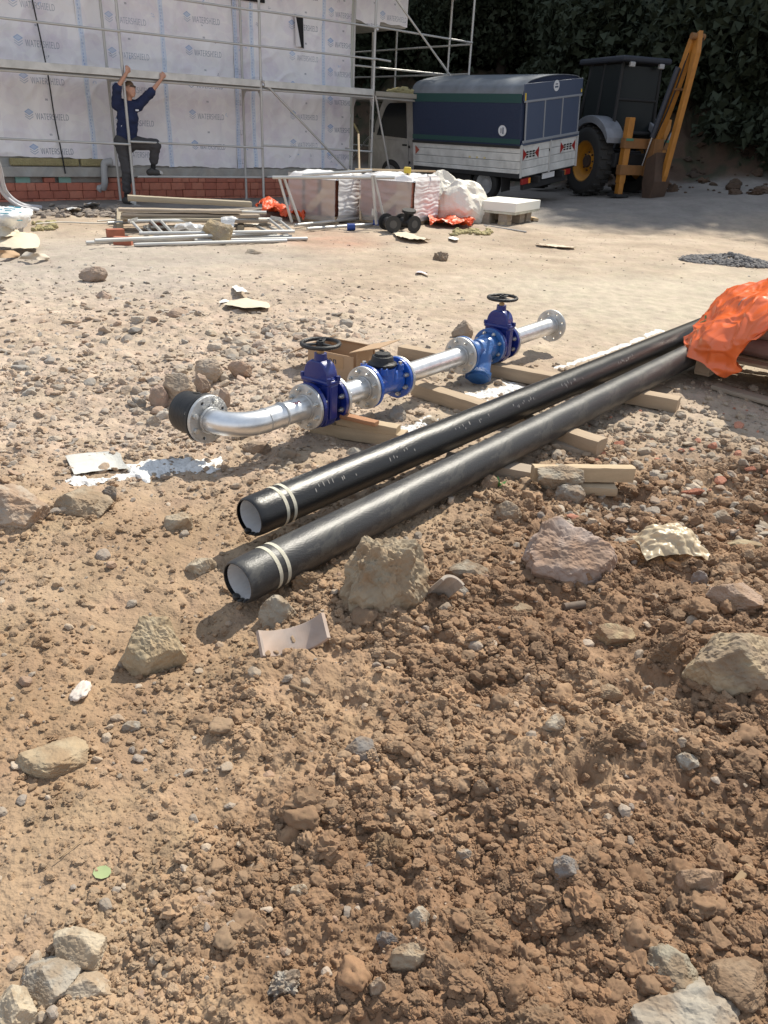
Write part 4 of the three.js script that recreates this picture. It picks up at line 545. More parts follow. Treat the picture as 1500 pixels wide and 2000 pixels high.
function boltsAt(parent, x0, x1, y) { for (let i = 0; i < 8; i++) { const a = (i + 0.5) * Math.PI / 4, cy = BR * Math.cos(a), cz = BR * Math.sin(a); const hex = (x, t, r) => new THREE.CylinderGeometry(r, r, t, 6).rotateZ(Math.PI / 2).translate(x, 0, 0); const b = part('bolt', [hex(x0 - 0.007, 0.012, 0.0125), hex(x0 + 0.0005, 0.002, 0.016).clone(), hex((x0 + x1) / 2, x1 - x0 + 0.05, 0.007), hex(x1 + 0.008, 0.013, 0.0125), hex(x1 + 0.001, 0.002, 0.016)], boltM, parent); b.position.set(0, y + cy, cz); b.rotation.x = rnd() * 0.5; } }
const AX = 0.2, asm = thing('pipe_assembly', 'galvanised pipe run with blue valves, meter and strainer resting on timbers', 'pipe assembly', [-0.41, 0, -3.63], Math.atan2(0.797, 0.6035));
const sub = (name) => { const g = new THREE.Group(); g.name = name; g.position.set(0, AX, 0); asm.add(g); return g; };
const pipeG = (a, b) => { const g = new THREE.CylinderGeometry(PR, PR, b - a, 40, 1, true); return boxUV(g.rotateZ(Math.PI / 2).translate((a + b) / 2, 0, 0), 2.2); };
const weld = (x, r = PR + 0.003) => new THREE.TorusGeometry(r, 0.006, 8, 36).rotateY(Math.PI / 2).translate(x, 0, 0);
{ // elbow: straight piece, bend, weld seams
  const e = sub('elbow_pipe'); const pts = []; pts.push(V(-0.012, 0, 0)); for (let i = 0; i <= 4; i++) pts.push(V(-0.05 - 0.05 * i, 0, 0)); const R = 0.165, cx = -0.285; for (let i = 1; i <= 14; i++) { const a = i / 14 * Math.PI / 2; pts.push(V(cx - R * Math.sin(a), 0, -(R - R * Math.cos(a)))); } pts.push(V(cx - R, 0, -R - 0.03));
  part('bend', boxUV(tube(pts, PR, 90, 36), 2.2), zinc, e);
  part('weld_seam', [weld(-0.012), weld(-0.17, PR + 0.0005), new THREE.TorusGeometry(PR + 0.003, 0.006, 8, 36).translate(cx - R, 0, -R - 0.012), new THREE.TorusGeometry(PR + 0.0005, 0.0025, 8, 36).rotateY(Math.PI / 2).translate(cx + 0.005, 0, 0)], zincPlate, e);
  part('flange', flangeG(-0.002, 0.018), zincPlate, e);
  const f2 = part('flange', flangeG(0, 0.018), zincPlate, e); f2.rotation.y = Math.PI / 2; f2.position.set(cx - R, 0, -R - 0.035);
  const redM2 = M([0.6, 0.06, 0.05], 0.7), marks = []; for (const x of [-0.075, -0.088, -0.1, -0.112]) { const g = new THREE.BoxGeometry(0.0025, 0.0012, rr(0.008, 0.016)); g.rotateY(rr(-0.5, 0.5)); g.translate(0, PR + 0.0006, 0); g.rotateX(0.5 + rr(-0.05, 0.05)); g.translate(x, 0, 0); marks.push(g); } part('red_mark', marks, redM2, e);
  const c = sub('flange_socket'); c.position.set(cx - R, AX, -R - 0.035); c.rotation.y = Math.PI / 2; // its x axis now runs away from the elbow
  part('black_flange', flangeG(0.022, 0.02, FR + 0.002), rubber, c);
  const sock = [[0.06, 0.034], [0.098, 0.034], [0.100, 0.06], [0.0985, 0.10], [0.101, 0.125], [0.098, 0.165], [0.086, 0.178], [0.07, 0.178], [0.07, 0.05]].map((p) => new THREE.Vector2(p[0], p[1]));
  part('socket_body', new THREE.LatheGeometry(sock, 48).rotateZ(-Math.PI / 2), rubber, c);
  const lt = []; for (let i = 0; i < 16; i++) { const b = new THREE.BoxGeometry(rr(0.004, 0.009), 0.003, rr(0.003, 0.006)); b.translate(0, 0.0995, 0); b.rotateX((i % 4 - 1) * 0.09 + 0.2 + rr(-0.02, 0.02)); b.translate(0.09 + Math.floor(i / 4) * 0.013, 0, 0); lt.push(b); } part('raised_marking', lt, rubber, c);
  boltsSome(c, -0.011, 0.034, [0, 3, 5, 6]);
}
function boltsSome(parent, x0, x1, which) { for (const i of which) { const a = (i + 0.5) * Math.PI / 4, hex = (x, t, r) => new THREE.CylinderGeometry(r, r, t, 6).rotateZ(Math.PI / 2).translate(x, 0, 0); const b = part('bolt', [hex(x0 - 0.006, 0.014, 0.0135), hex((x0 + x1) / 2, x1 - x0 + 0.03, 0.0075), hex(x1 + 0.007, 0.013, 0.0135)], boltM, parent); b.position.set(0, BR * Math.cos(a), BR * Math.sin(a)); } }
function gateValve(x0, x1) { // between two flange faces
  const v = sub('gate_valve'), c = (x0 + x1) / 2; part('valve_flange', [flangeG(x0 + 0.011, 0.021, FR + 0.001, 0.05), flangeG(x1 - 0.011, 0.021, FR + 0.001, 0.05)], navy, v);
  const body = []; body.push(new THREE.CylinderGeometry(0.068, 0.068, x1 - x0 - 0.04, 32).rotateZ(Math.PI / 2).translate(c, 0, 0));
  body.push(new THREE.CylinderGeometry(0.066, 0.083, 0.02, 28).rotateZ(Math.PI / 2).translate(x0 + 0.03, 0, 0), new THREE.CylinderGeometry(0.083, 0.066, 0.02, 28).rotateZ(Math.PI / 2).translate(x1 - 0.03, 0, 0));
  const sh = new THREE.Shape(); sh.moveTo(-0.07, -0.07); sh.quadraticCurveTo(-0.065, -0.112, 0, -0.112); sh.quadraticCurveTo(0.065, -0.112, 0.07, -0.07); sh.lineTo(0.078, 0.11); sh.lineTo(-0.078, 0.11); sh.closePath();
  body.push(new THREE.ExtrudeGeometry(sh, { depth: 0.05, bevelEnabled: true, bevelSize: 0.01, bevelThickness: 0.014, bevelSegments: 3, curveSegments: 10 }).translate(0, 0, -0.025).rotateY(Math.PI / 2).translate(c, 0, 0));
  for (const s of [-1, 1]) body.push(box(0.055, 0.18, 0.024, c, 0.02, s * 0.083, 0.009));
  part('valve_body', body, navy, v);
  const bon = []; bon.push(box(0.092, 0.026, 0.19, c, 0.118, 0, 0.01));
  const dm = new THREE.Shape(); dm.moveTo(-0.074, 0.13); dm.quadraticCurveTo(-0.074, 0.195, -0.03, 0.212); dm.lineTo(0.03, 0.212); dm.quadraticCurveTo(0.074, 0.195, 0.074, 0.13); dm.closePath();
  bon.push(new THREE.ExtrudeGeometry(dm, { depth: 0.05, bevelEnabled: true, bevelSize: 0.008, bevelThickness: 0.014, bevelSegments: 3 }).translate(0, 0, -0.025).rotateY(Math.PI / 2).translate(c, 0, 0));
  for (const s of [-1, 1]) { bon.push(cyl(V(c, 0.125, s * 0.06), V(c, 0.198, s * 0.036), 0.03, 0.016, 14)); for (const q of [-1, 1]) bon.push(cyl(V(c + q * 0.034, 0.125, s * 0.088), V(c + q * 0.034, 0.147, s * 0.088), 0.013, 0.012, 8)); }
  bon.push(cyl(V(c, 0.2, 0), V(c, 0.252, 0), 0.034, 0.031, 20)); part('bonnet', bon, navy, v);
  part('stem', [cyl(V(c, 0.25, 0), V(c, 0.265, 0), 0.02, 0.02, 6), cyl(V(c, 0.26, 0), V(c, 0.305, 0), 0.0095)], brass, v);
  const w = []; w.push(new THREE.TorusGeometry(0.092, 0.0105, 12, 56).rotateX(Math.PI / 2), cyl(V(0, -0.014, 0), V(0, 0.014, 0), 0.024, 0.02, 18), cyl(V(0, 0.012, 0), V(0, 0.022, 0), 0.01, 0.009, 6));
  for (let i = 0; i < 3; i++) { const b = box(0.088, 0.011, 0.02, 0.046, 0, 0, 0.004); b.rotateY(i * 2.094 + 0.5 + x0); w.push(b); } const hw = part('handwheel', w, rubber, v); hw.position.set(c, 0.298, 0); hw.rotation.z = 0.02;
  boltsAt(v, x0 - 0.022, x0 + 0.021, 0); boltsAt(v, x1 - 0.021, x1 + 0.022, 0); return v;
}
function spool(a, b, fa = true, fb = true) { const s = sub('steel_spool'); part('tube', pipeG(a + 0.004, b - 0.004), zinc, s); const f = []; if (fa) { f.push(flangeG(a + 0.011, 0.019)); } if (fb) f.push(flangeG(b - 0.011, 0.019)); for (const g of f) part('flange', g, zincPlate, s); part('weld_seam', [weld(a + 0.024), weld(b - 0.024)], zincPlate, s); return s; }
gateValve(0.012, 0.196); spool(0.2, 0.458); 
{ // water meter
  const m = sub('water_meter'), a = 0.462, b = 0.74, c = (a + b) / 2; part('meter_flange', [flangeG(a + 0.011, 0.021, FR + 0.001, 0.05), flangeG(b - 0.011, 0.021, FR + 0.001, 0.05)], azure, m);
  const prof = [[0.0, 0], [0.078, 0], [0.082, 0.02], [0.07, 0.05], [0.07, b - a - 0.09], [0.082, b - a - 0.06], [0.078, b - a - 0.04], [0, b - a - 0.04]].map((p) => new THREE.Vector2(...p)); const bd = [new THREE.LatheGeometry(prof, 36).rotateZ(-Math.PI / 2).translate(a + 0.02, 0, 0), cyl(V(c, 0, 0), V(c, 0.088, 0), 0.075, 0.078, 28)];
  const pl = new THREE.Shape(); pl.absarc(0, 0, 0.096, 0, 6.2832); bd.push(new THREE.ExtrudeGeometry(pl, { depth: 0.014, bevelEnabled: true, bevelSize: 0.005, bevelThickness: 0.004, curveSegments: 24 }).rotateX(-Math.PI / 2).translate(c, 0.084, 0)); for (const [dx, dz] of [[1, 1], [1, -1], [-1, 1], [-1, -1]]) bd.push(cyl(V(c + dx * 0.07, 0.07, dz * 0.07), V(c + dx * 0.07, 0.1, dz * 0.07), 0.022, 0.02, 12), beam(V(c + dx * 0.05, 0.03, dz * 0.055), V(c + dx * 0.052, 0.084, dz * 0.057), 0.012, 0.012)); part('meter_body', bd, azure, m);
  const cap = [[0, 0.148], [0.052, 0.148], [0.057, 0.144], [0.062, 0.122], [0.064, 0.118], [0.072, 0.112], [0.08, 0.108], [0.081, 0.1], [0, 0.1]].map((p) => new THREE.Vector2(...p)).reverse(); const cg = [new THREE.LatheGeometry(cap, 36).translate(c, 0, 0), new THREE.CylinderGeometry(0.042, 0.046, 0.014, 30).translate(c, 0.154, 0), box(0.012, 0.01, 0.03, c + 0.03, 0.163, -0.03)]; part('register_lid', cg, rubber, m);
  for (const [dx, dz] of [[1, 1], [1, -1], [-1, 1], [-1, -1]]) part('cover_bolt', cyl(V(c + dx * 0.07, 0.1, dz * 0.07), V(c + dx * 0.07, 0.115, dz * 0.07), 0.011, 0.011, 6), dx * dz < 0 ? rubber : boltM, m);
  boltsAt(m, a - 0.022, a + 0.021, 0); boltsAt(m, b - 0.021, b + 0.022, 0);
}
spool(0.744, 1.405);
{ // Y strainer
  const y = sub('strainer'), a = 1.41, b = 1.745; part('strainer_flange', [flangeG(a + 0.011, 0.021, FR + 0.001, 0.05), flangeG(b - 0.011, 0.021, FR + 0.001, 0.05)], steelBlue, y);
  const g = []; g.push(new THREE.LatheGeometry([[0.06, 0], [0.088, 0], [0.088, 0.012], [0.07, 0.05], [0.066, 0.1], [0.07, 0.18], [0.078, 0.25], [0.088, 0.285], [0.06, 0.295]].map((p) => new THREE.Vector2(...p)), 36).rotateZ(-Math.PI / 2).translate(a + 0.02, 0, 0));
  const p0 = V(a + 0.25, 0.03, 0.0), p1 = V(a + 0.095, -0.135, 0.075); g.push(cyl(p0, p1, 0.066, 0.072, 30)); part('strainer_body', g, steelBlue, y);
  const q = p1.clone().sub(p0).normalize(); part('strainer_cover', [cyl(p1.clone().addScaledVector(q, -0.012), p1.clone().addScaledVector(q, 0.01), 0.088, 0.088, 8), cyl(p1, p1.clone().addScaledVector(q, 0.024), 0.07, 0.066, 24)], steelBlue, y);
  const lt = []; for (let i = 0; i < 9; i++) { const bx = new THREE.BoxGeometry(rr(0.006, 0.012), rr(0.006, 0.012), 0.004); const t = 0.4 + (i % 3) * 0.14; const pp = p0.clone().lerp(p1, t); bx.translate(pp.x + (Math.floor(i / 3) - 1) * 0.017, pp.y, pp.z + 0.066); lt.push(bx); } part('raised_marking', lt, steelBlue, y);
  boltsAt(y, a - 0.022, a + 0.021, 0);
}
{ const v2 = gateValve(1.749, 1.935); v2.rotation.x = 0; } spool(1.939, 2.62);

// ---------------------------------------------------------------- crumpled sheets
function cloth(net, nu, nv, amp, freq, sd, fine = 0.16, ridge = 0) { // smooth surface through a net of points, with creases
  const R = net.length, C = net[0].length, cr = (a, b, c, d, t) => 0.5 * (2 * b + (c - a) * t + (2 * a - 5 * b + 4 * c - d) * t * t + (3 * b - a - 3 * c + d) * t * t * t);
  const rowAt = (row, t) => { const x = t * (C - 1), i = Math.min(C - 2, Math.floor(x)), f = x - i, q = (k) => row[Math.max(0, Math.min(C - 1, k))]; return V(cr(q(i - 1).x, q(i).x, q(i + 1).x, q(i + 2).x, f), cr(q(i - 1).y, q(i).y, q(i + 1).y, q(i + 2).y, f), cr(q(i - 1).z, q(i).z, q(i + 1).z, q(i + 2).z, f)); };
  const g = new THREE.PlaneGeometry(1, 1, nu, nv), p = g.attributes.position, uv = g.attributes.uv;
  for (let i = 0; i < p.count; i++) { const u = uv.getX(i), v = 1 - uv.getY(i), col = net.map((r) => rowAt(r, u)), x = v * (R - 1), k = Math.min(R - 2, Math.floor(x)), f = x - k, q = (m) => col[Math.max(0, Math.min(R - 1, m))]; p.setXYZ(i, cr(q(k - 1).x, q(k).x, q(k + 1).x, q(k + 2).x, f), cr(q(k - 1).y, q(k).y, q(k + 1).y, q(k + 2).y, f), cr(q(k - 1).z, q(k).z, q(k + 1).z, q(k + 2).z, f)); }
  g.computeVertexNormals(); const n = g.attributes.normal, o = p.array.slice();
  for (let i = 0; i < p.count; i++) { const x = o[i * 3] * freq + sd, y = o[i * 3 + 1] * freq, z = o[i * 3 + 2] * freq; const r = (a) => (1 - 2.6 * Math.abs(nz(x * a, y * a, z * a))); const d = amp * (0.55 * r(1) + 0.35 * r(2.1) + fine * nz(x * 5, y * 5, z * 5) + (ridge ? ridge * Math.max(0, 1 - 5 * Math.abs(nz(x * 1.9 + 4, y * 1.3, z * 1.9))) + ridge * 0.6 * Math.max(0, 1 - 6 * Math.abs(nz(x * 3.1, y * 3.7 + 2, z * 2.9))) : 0)); p.setXYZ(i, o[i * 3] + n.getX(i) * d, o[i * 3 + 1] + n.getY(i) * d, o[i * 3 + 2] + n.getZ(i) * d); }
  g.computeVertexNormals(); return g;
}
const flatNet = (pts, up) => pts.map((r, i) => r.map(([x, y], j) => { const p = ground(x, y); p.y += typeof up === 'function' ? up(i, j) : up; return p; }));
const orangeM = MP([0.76, 0.135, 0.028], 0.36, { side: THREE.DoubleSide, clearcoat: 0.35, clearcoatRoughness: 0.2 });
const orangeDull = MP([0.62, 0.075, 0.012], 0.5, { side: THREE.DoubleSide });
// ---------------------------------------------------------------- pallet of sacks on the right, under an orange sheet
{
  const e2 = PDIR.clone(), e1 = PNRM.clone(); const c0 = P1A.clone().addScaledVector(PDIR, 3.6).addScaledVector(PNRM, 0.30); c0.y = 0;
  const t = thing('pallet', 'wooden pallet holding stacked sacks at the right edge', 'pallet', [c0.x, 0.055, c0.z], Math.atan2(e2.z * -1, e2.x) - Math.PI / 2 + Math.PI / 2); // local x along the pipes, z away from them
  const w = woodMats[3], w0 = woodMats[1];
  for (const z of [0.05, 0.55, 1.05]) { for (const x of [0.07, 0.42, 0.77]) part('block', box(0.14, 0.085, 0.1, x, 0.065, z, 0.004), w0, t); part('stringer_board', box(0.82, 0.02, 0.1, 0.42, 0.118, z, 0.003), w, t); part('bottom_board', box(0.82, 0.02, 0.1, 0.42, 0.012, z, 0.003), w0, t); }
  for (let i = 0; i < 7; i++) part('deck_board', box(0.1, 0.02, 1.14, 0.05 + i * 0.123, 0.139, 0.55, 0.003), i % 2 ? w : w0, t);
  // sacks
  const sg = [1, 2, 3].map((k) => { const g = new RoundedBoxGeometry(0.56, 0.13, 0.36, 8, 0.06), p = g.attributes.position; for (let i = 0; i < p.count; i++) { const d = 1 + 0.10 * fbm(p.getX(i) * 5 + k, p.getY(i) * 8, p.getZ(i) * 5, 3); p.setXYZ(i, p.getX(i) * d, p.getY(i) * d * (1 - 0.25 * Math.pow(Math.abs(p.getX(i)) / 0.28, 4)), p.getZ(i) * d); } g.computeVertexNormals(); return boxUV(g); });
  const sm = [M([0.34, 0.22, 0.19], 0.75, { map: blotch, bumpMap: fineBump, bumpScale: 0.004 }), M([0.42, 0.31, 0.26], 0.75, { map: blotch, bumpMap: fineBump, bumpScale: 0.004 })];
  let s = 0; for (let lay = 0; lay < 4; lay++) for (let i = 0; i < 3; i++) for (let j = 0; j < 1; j++) { if (lay === 3 && i === 0) continue; const top = lay === 3; const q = c0.clone().addScaledVector(e2, 0.40 + rr(-0.03, 0.03) + lay * 0.02).addScaledVector(e1, 0.30 + i * 0.365 + rr(-0.01, 0.01)); q.y = 0.055 + 0.15 + 0.062 + lay * 0.118; const o = solo('sack', sg[s % 3], sm[s++ % 2], 'dusty brown sack stacked on the pallet under the orange sheet', 'sack', 'sacks stacked on the pallet at the right edge', q.toArray(), Math.atan2(-e2.z, e2.x) + rr(-0.06, 0.06)); }
  const q = c0.clone().addScaledVector(e2, 1.0).addScaledVector(e1, 0.55); q.y = 0.56; const g = sg[1].clone().scale(0.9, 2.2, 1.0); solo('sack', g, M([0.36, 0.22, 0.22], 0.7, { map: blotch }), 'upright purplish sack rising behind the orange sheet at the right edge', 'sack', null, q.toArray(), 0.9);
  // the sheet: surveyed outline in the photo, each point at its own distance
  const D = (x, y, z) => onZ(x, y, z);
  const net = [
    [D(1400, 600, -5.9), D(1432, 572, -5.75), D(1480, 558, -5.55), D(1530, 540, -5.4), D(1600, 520, -5.3), D(1680, 505, -5.2)],
    [D(1366, 636, -5.62), D(1405, 606, -5.45), D(1460, 585, -5.25), D(1520, 572, -5.1), D(1600, 560, -4.95), D(1690, 552, -4.85)],
    [D(1350, 660, -5.36), D(1392, 642, -5.1), D(1440, 628, -4.95), D(1500, 600, -4.8), D(1590, 605, -4.66), D(1690, 600, -4.55)],
    [D(1338, 682, -5.2), D(1385, 672, -4.95), D(1432, 668, -4.82), D(1490, 640, -4.66), D(1580, 630, -4.52), D(1680, 622, -4.42)],
    [D(1334, 698, -5.13), D(1372, 708, -4.93), D(1420, 737, -4.8), D(1446, 700, -4.74), D(1500, 655, -4.5), D(1600, 640, -4.36)]];
  const gg = cloth(net, 200, 160, 0.05, 2.5, 3, 0.05, 0.2); const o = part('plastic_sheet', gg, orangeM, scene, 'shiny orange plastic sheet draped over the sacks on the pallet'); tag(o, 'shiny orange plastic sheet draped over the sacks on the pallet', 'plastic sheet');
  // green and dark print on the sheet, scraps of lettering lost in the folds
  const pr = gg.attributes.position, nn = gg.attributes.normal, prints = [], pd = []; const put = (u, v, w, h, rot, list) => { const i = Math.round(v * 160) * 201 + Math.round(u * 200); const b = new THREE.PlaneGeometry(w, h); b.rotateZ(rot); b.applyQuaternion(new THREE.Quaternion().setFromUnitVectors(V(0, 0, 1), V(nn.getX(i), nn.getY(i), nn.getZ(i)))); const f = nn.getZ(i) < 0 ? -1 : 1; b.translate(pr.getX(i) + f * nn.getX(i) * 0.003, pr.getY(i) + f * nn.getY(i) * 0.003, pr.getZ(i) + f * nn.getZ(i) * 0.003); list.push(b); };
  for (const [u, v, w, h, r] of [[0.06, 0.22, 0.05, 0.012, 0.3], [0.1, 0.25, 0.012, 0.04, 0.4], [0.08, 0.28, 0.045, 0.011, 0.2], [0.13, 0.3, 0.012, 0.04, 0.7], [0.15, 0.33, 0.04, 0.01, -0.5], [0.07, 0.82, 0.018, 0.018, 0]]) put(u, v, w, h, r, prints); for (const [u, v, w, h, r] of [[0.07, 0.4, 0.03, 0.008, 0.4], [0.1, 0.45, 0.008, 0.022, 0.2], [0.12, 0.48, 0.025, 0.008, -0.3], [0.15, 0.46, 0.02, 0.008, 0.6], [0.03, 0.62, 0.022, 0.007, 0.6], [0.06, 0.66, 0.008, 0.02, 0.9], [0.1, 0.67, 0.025, 0.007, -0.2]]) put(u, v, w, h, r, pd);
  part('green_print', prints, M([0.03, 0.13, 0.04], 0.6, { side: THREE.DoubleSide }), o); part('dark_print', pd, M([0.16, 0.05, 0.03], 0.6, { side: THREE.DoubleSide }), o);
  timber('board', at(1395, 758, 0.02), at(1540, 800, 0.02), 0.1, 0.03, 'grey board on the ground in front of the loaded pallet', 'board', 2);
}

// ---------------------------------------------------------------- open cardboard box behind the handwheel valve
const cardM = M([0.40, 0.27, 0.165], 0.85, { bumpMap: fineBump, bumpScale: 0.002, side: THREE.DoubleSide }), cardIn = M([0.34, 0.25, 0.17], 0.9, { side: THREE.DoubleSide });
{
  const p = at(668, 752, 0.0); const t = thing('cardboard_box', 'open brown cardboard box with dark lettering lying behind the gate valve nearest the elbow', 'box', [p.x - 0.02, land(p.x, p.z), p.z - 0.22], -0.5);
  const wl = (g) => part('box_wall', g, cardM, t); wl(box(0.34, 0.006, 0.26, 0, 0.006, 0, 0)); wl(box(0.34, 0.19, 0.006, 0, 0.1, -0.13, 0)); wl(box(0.006, 0.19, 0.26, -0.17, 0.1, 0, 0)); wl(box(0.006, 0.2, 0.26, 0.17, 0.105, 0, 0).rotateY(0.1)); wl(box(0.34, 0.17, 0.006, 0, 0.09, 0.13, 0));
  const fl = (g) => part('flap', g, cardM, t); const f1 = box(0.36, 0.005, 0.2, 0, 0, -0.1, 0); f1.rotateX(-0.35); f1.translate(-0.02, 0.2, -0.1); fl(f1); const f2 = box(0.22, 0.005, 0.27, 0.1, 0, 0, 0); f2.rotateZ(0.3); f2.translate(0.15, 0.2, 0); fl(f2); const f3 = box(0.2, 0.005, 0.27, -0.1, 0, 0, 0); f3.rotateZ(0.5); f3.translate(-0.15, 0.21, -0.02); fl(f3);
  const c = document.createElement('canvas'); c.width = 256; c.height = 96; const x = c.getContext('2d'); x.fillStyle = '#a98a68'; x.fillRect(0, 0, 256, 96); x.fillStyle = '#3a3d48'; x.font = 'bold 66px sans-serif'; x.fillText('psan', 40, 66); const tx = new THREE.CanvasTexture(c); tx.colorSpace = THREE.SRGBColorSpace; const lp = part('lettering', new THREE.PlaneGeometry(0.2, 0.075), M([1, 1, 1], 0.85, { map: tx }), t); lp.position.set(0.0, 0.125, 0.1345);
}
// ---------------------------------------------------------------- small litter near the pipes
{
  const sackM = M([0.62, 0.61, 0.57], 0.75, { side: THREE.DoubleSide, bumpMap: noiseTex(256, (u, v) => 0.5 + 0.25 * Math.sin(u * 6.283 * 40) * Math.sin(v * 6.283 * 40)), bumpScale: 0.004 });
  const g = cloth(flatNet([[[128, 896], [180, 890], [222, 888], [236, 893]], [[136, 912], [185, 905], [228, 905], [242, 908]], [[146, 934], [190, 926], [232, 922], [256, 922]]], 0.014), 50, 40, 0.005, 9, 2); { const uv = g.attributes.uv; for (let i = 0; i < uv.count; i++) uv.setXY(i, uv.getX(i) * 1.6, uv.getY(i) * 1.2); } solo('woven_sack', g, sackM, 'empty white woven sack lying flat at the left end of the lime', 'sack');
  const clear = MP([0.70, 0.57, 0.38], 0.4, { side: THREE.DoubleSide, transmission: 0.4, thickness: 0 });
  const b = ground(1310, 1085); const net = []; for (let i = 0; i < 5; i++) { const r = []; for (let j = 0; j < 6; j++) { const a = j / 5, c = i / 4; r.push(V(b.x - 0.13 + a * 0.28 + 0.02 * nz(i * 3, j * 2, 4), b.y + 0.008 + 0.105 * Math.sin(Math.PI * Math.min(1, a * 0.9 + 0.1)) * Math.sin(Math.PI * (0.12 + c * 0.72)) + 0.02 * Math.abs(nz(i * 2.3, j * 1.7, 8)), b.z + 0.09 - c * 0.2 - a * 0.05)); } net.push(r); } solo('plastic_bag', cloth(net, 90, 70, 0.016, 13, 5), clear, 'crumpled clear yellowish plastic bag on the soil right of the purplish boulder', 'plastic bag');
  const clay = M([0.44, 0.36, 0.29], 0.85, { map: rockTone, bumpMap: rockBump, bumpScale: 0.01, side: THREE.DoubleSide });
  const arc = (R, len, a0, a1, th) => { const s = new THREE.Shape(); s.absarc(0, 0, R, a0, a1); s.absarc(0, 0, R - th, a1, a0, true); s.closePath(); return boxUV(new THREE.ExtrudeGeometry(s, { depth: len, bevelEnabled: true, bevelSize: 0.0015, bevelThickness: 0.002, bevelSegments: 1, curveSegments: 14 }), 3); };
  let p = ground(858, 1175); let o = solo('clay_shard', arc(0.055, 0.11, 0.2, 2.2, 0.009), clay, 'curved pale clay pipe shard standing right of the large boulder', 'clay shard'); o.position.set(p.x - 0.01, p.y - 0.03, p.z - 0.02); o.rotation.set(-1.15, 0.5, 0.5);
  p = ground(552, 1290); o = solo('clay_shard', arc(0.145, 0.085, -2.4, -0.75, 0.010), M([0.44, 0.34, 0.28], 0.8, { map: rockTone }), 'wide curved clay pipe piece lying with soil on it below the pipe ends', 'clay shard'); o.position.set(p.x, p.y + 0.152, p.z - 0.05); o.rotation.set(0.5, 0.3, 0.12);
  p = ground(1120, 1190); o = solo('pipe_stub', [cyl(V(-0.04, 0, 0), V(0.04, 0, 0), 0.015, 0.015, 16)], M([0.16, 0.115, 0.085], 0.8, { map: rockTone }), 'short brown round stub lying on the soil in front of the purplish boulder', 'pipe stub'); o.position.set(p.x, p.y + 0.014, p.z); o.rotation.y = 0.3;
  p = ground(158, 1355); o = solo('bone_shard', (() => { const g = blob(601, 8, 8, 0.2, 2.5); g.scale(0.026, 0.014, 0.034); return g; })(), M([0.62, 0.54, 0.47], 0.8), 'jagged whitish pink shard on the trodden soil at left', 'shard'); o.position.set(p.x, p.y + 0.01, p.z); o.rotation.z = 0.4;
  p = ground(135, 1665); solo('twig', tube([V(p.x - 0.02, p.y + 0.004, p.z + 0.025), V(p.x, p.y + 0.006, p.z), V(p.x + 0.018, p.y + 0.005, p.z - 0.03)], 0.0012, 12, 5), M([0.34, 0.24, 0.14], 0.9), 'thin dry twig on the trodden soil at lower left', 'twig');
  p = ground(1175, 1370); solo('twig', tube([V(p.x - 0.05, p.y + 0.02, p.z), V(p.x, p.y + 0.03, p.z - 0.01), V(p.x + 0.04, p.y + 0.025, p.z - 0.03)], 0.0012, 12, 5), M([0.3, 0.2, 0.12], 0.9), 'thin brown root sticking out near the flat soil-covered stone', 'root');
  p = ground(580, 1345); solo('stick', tube([V(p.x - 0.05, p.y + 0.006, p.z - 0.03), V(p.x, p.y + 0.01, p.z), V(p.x + 0.06, p.y + 0.008, p.z + 0.03)], 0.006, 14, 7), M([0.28, 0.2, 0.13], 0.95, { map: grainTex }), 'brown stick half covered by soil below the wide clay piece', 'stick');
  p = ground(1445, 1722); solo('wood_chip', (() => { const g = box(0.07, 0.014, 0.018, 0, 0, 0, 0.004); g.rotateY(0.7); g.rotateZ(0.3); return g; })(), M([0.36, 0.26, 0.16], 0.9, { map: grainTex }), 'wood splinter beside the pinkish tan rock near the right edge', 'wood chip', null, [p.x, p.y + 0.014, p.z]);
  p = ground(200, 1707); const lf = new THREE.CircleGeometry(0.015, 9); const lp = lf.attributes.position; for (let i = 0; i < lp.count; i++) lp.setXYZ(i, lp.getX(i) * 1.3, lp.getY(i), 0.004 * nz(lp.getX(i) * 80, lp.getY(i) * 80)); lf.rotateX(-Math.PI / 2 + 0.2); lf.computeVertexNormals(); solo('leaf', lf, M([0.30, 0.36, 0.17], 0.7, { side: THREE.DoubleSide }), 'pale green leaf lying on the trodden soil at lower left', 'leaf', null, [p.x, p.y + 0.006, p.z]);
  p = ground(972, 952); { const t = thing('weed', 'small green weed under the lower black pipe', 'plant', p.toArray()); for (let i = 0; i < 6; i++) { const s = new THREE.Shape(); s.moveTo(0, 0); s.quadraticCurveTo(0.02, 0.02, 0, 0.055); s.quadraticCurveTo(-0.02, 0.02, 0, 0); const l = part('leaf', new THREE.ShapeGeometry(s), M([0.06, 0.20, 0.05], 0.6, { side: THREE.DoubleSide }), t); l.rotation.set(-0.9 + rr(-0.3, 0.3), i * 1.05, 0, 'YXZ'); } }
}

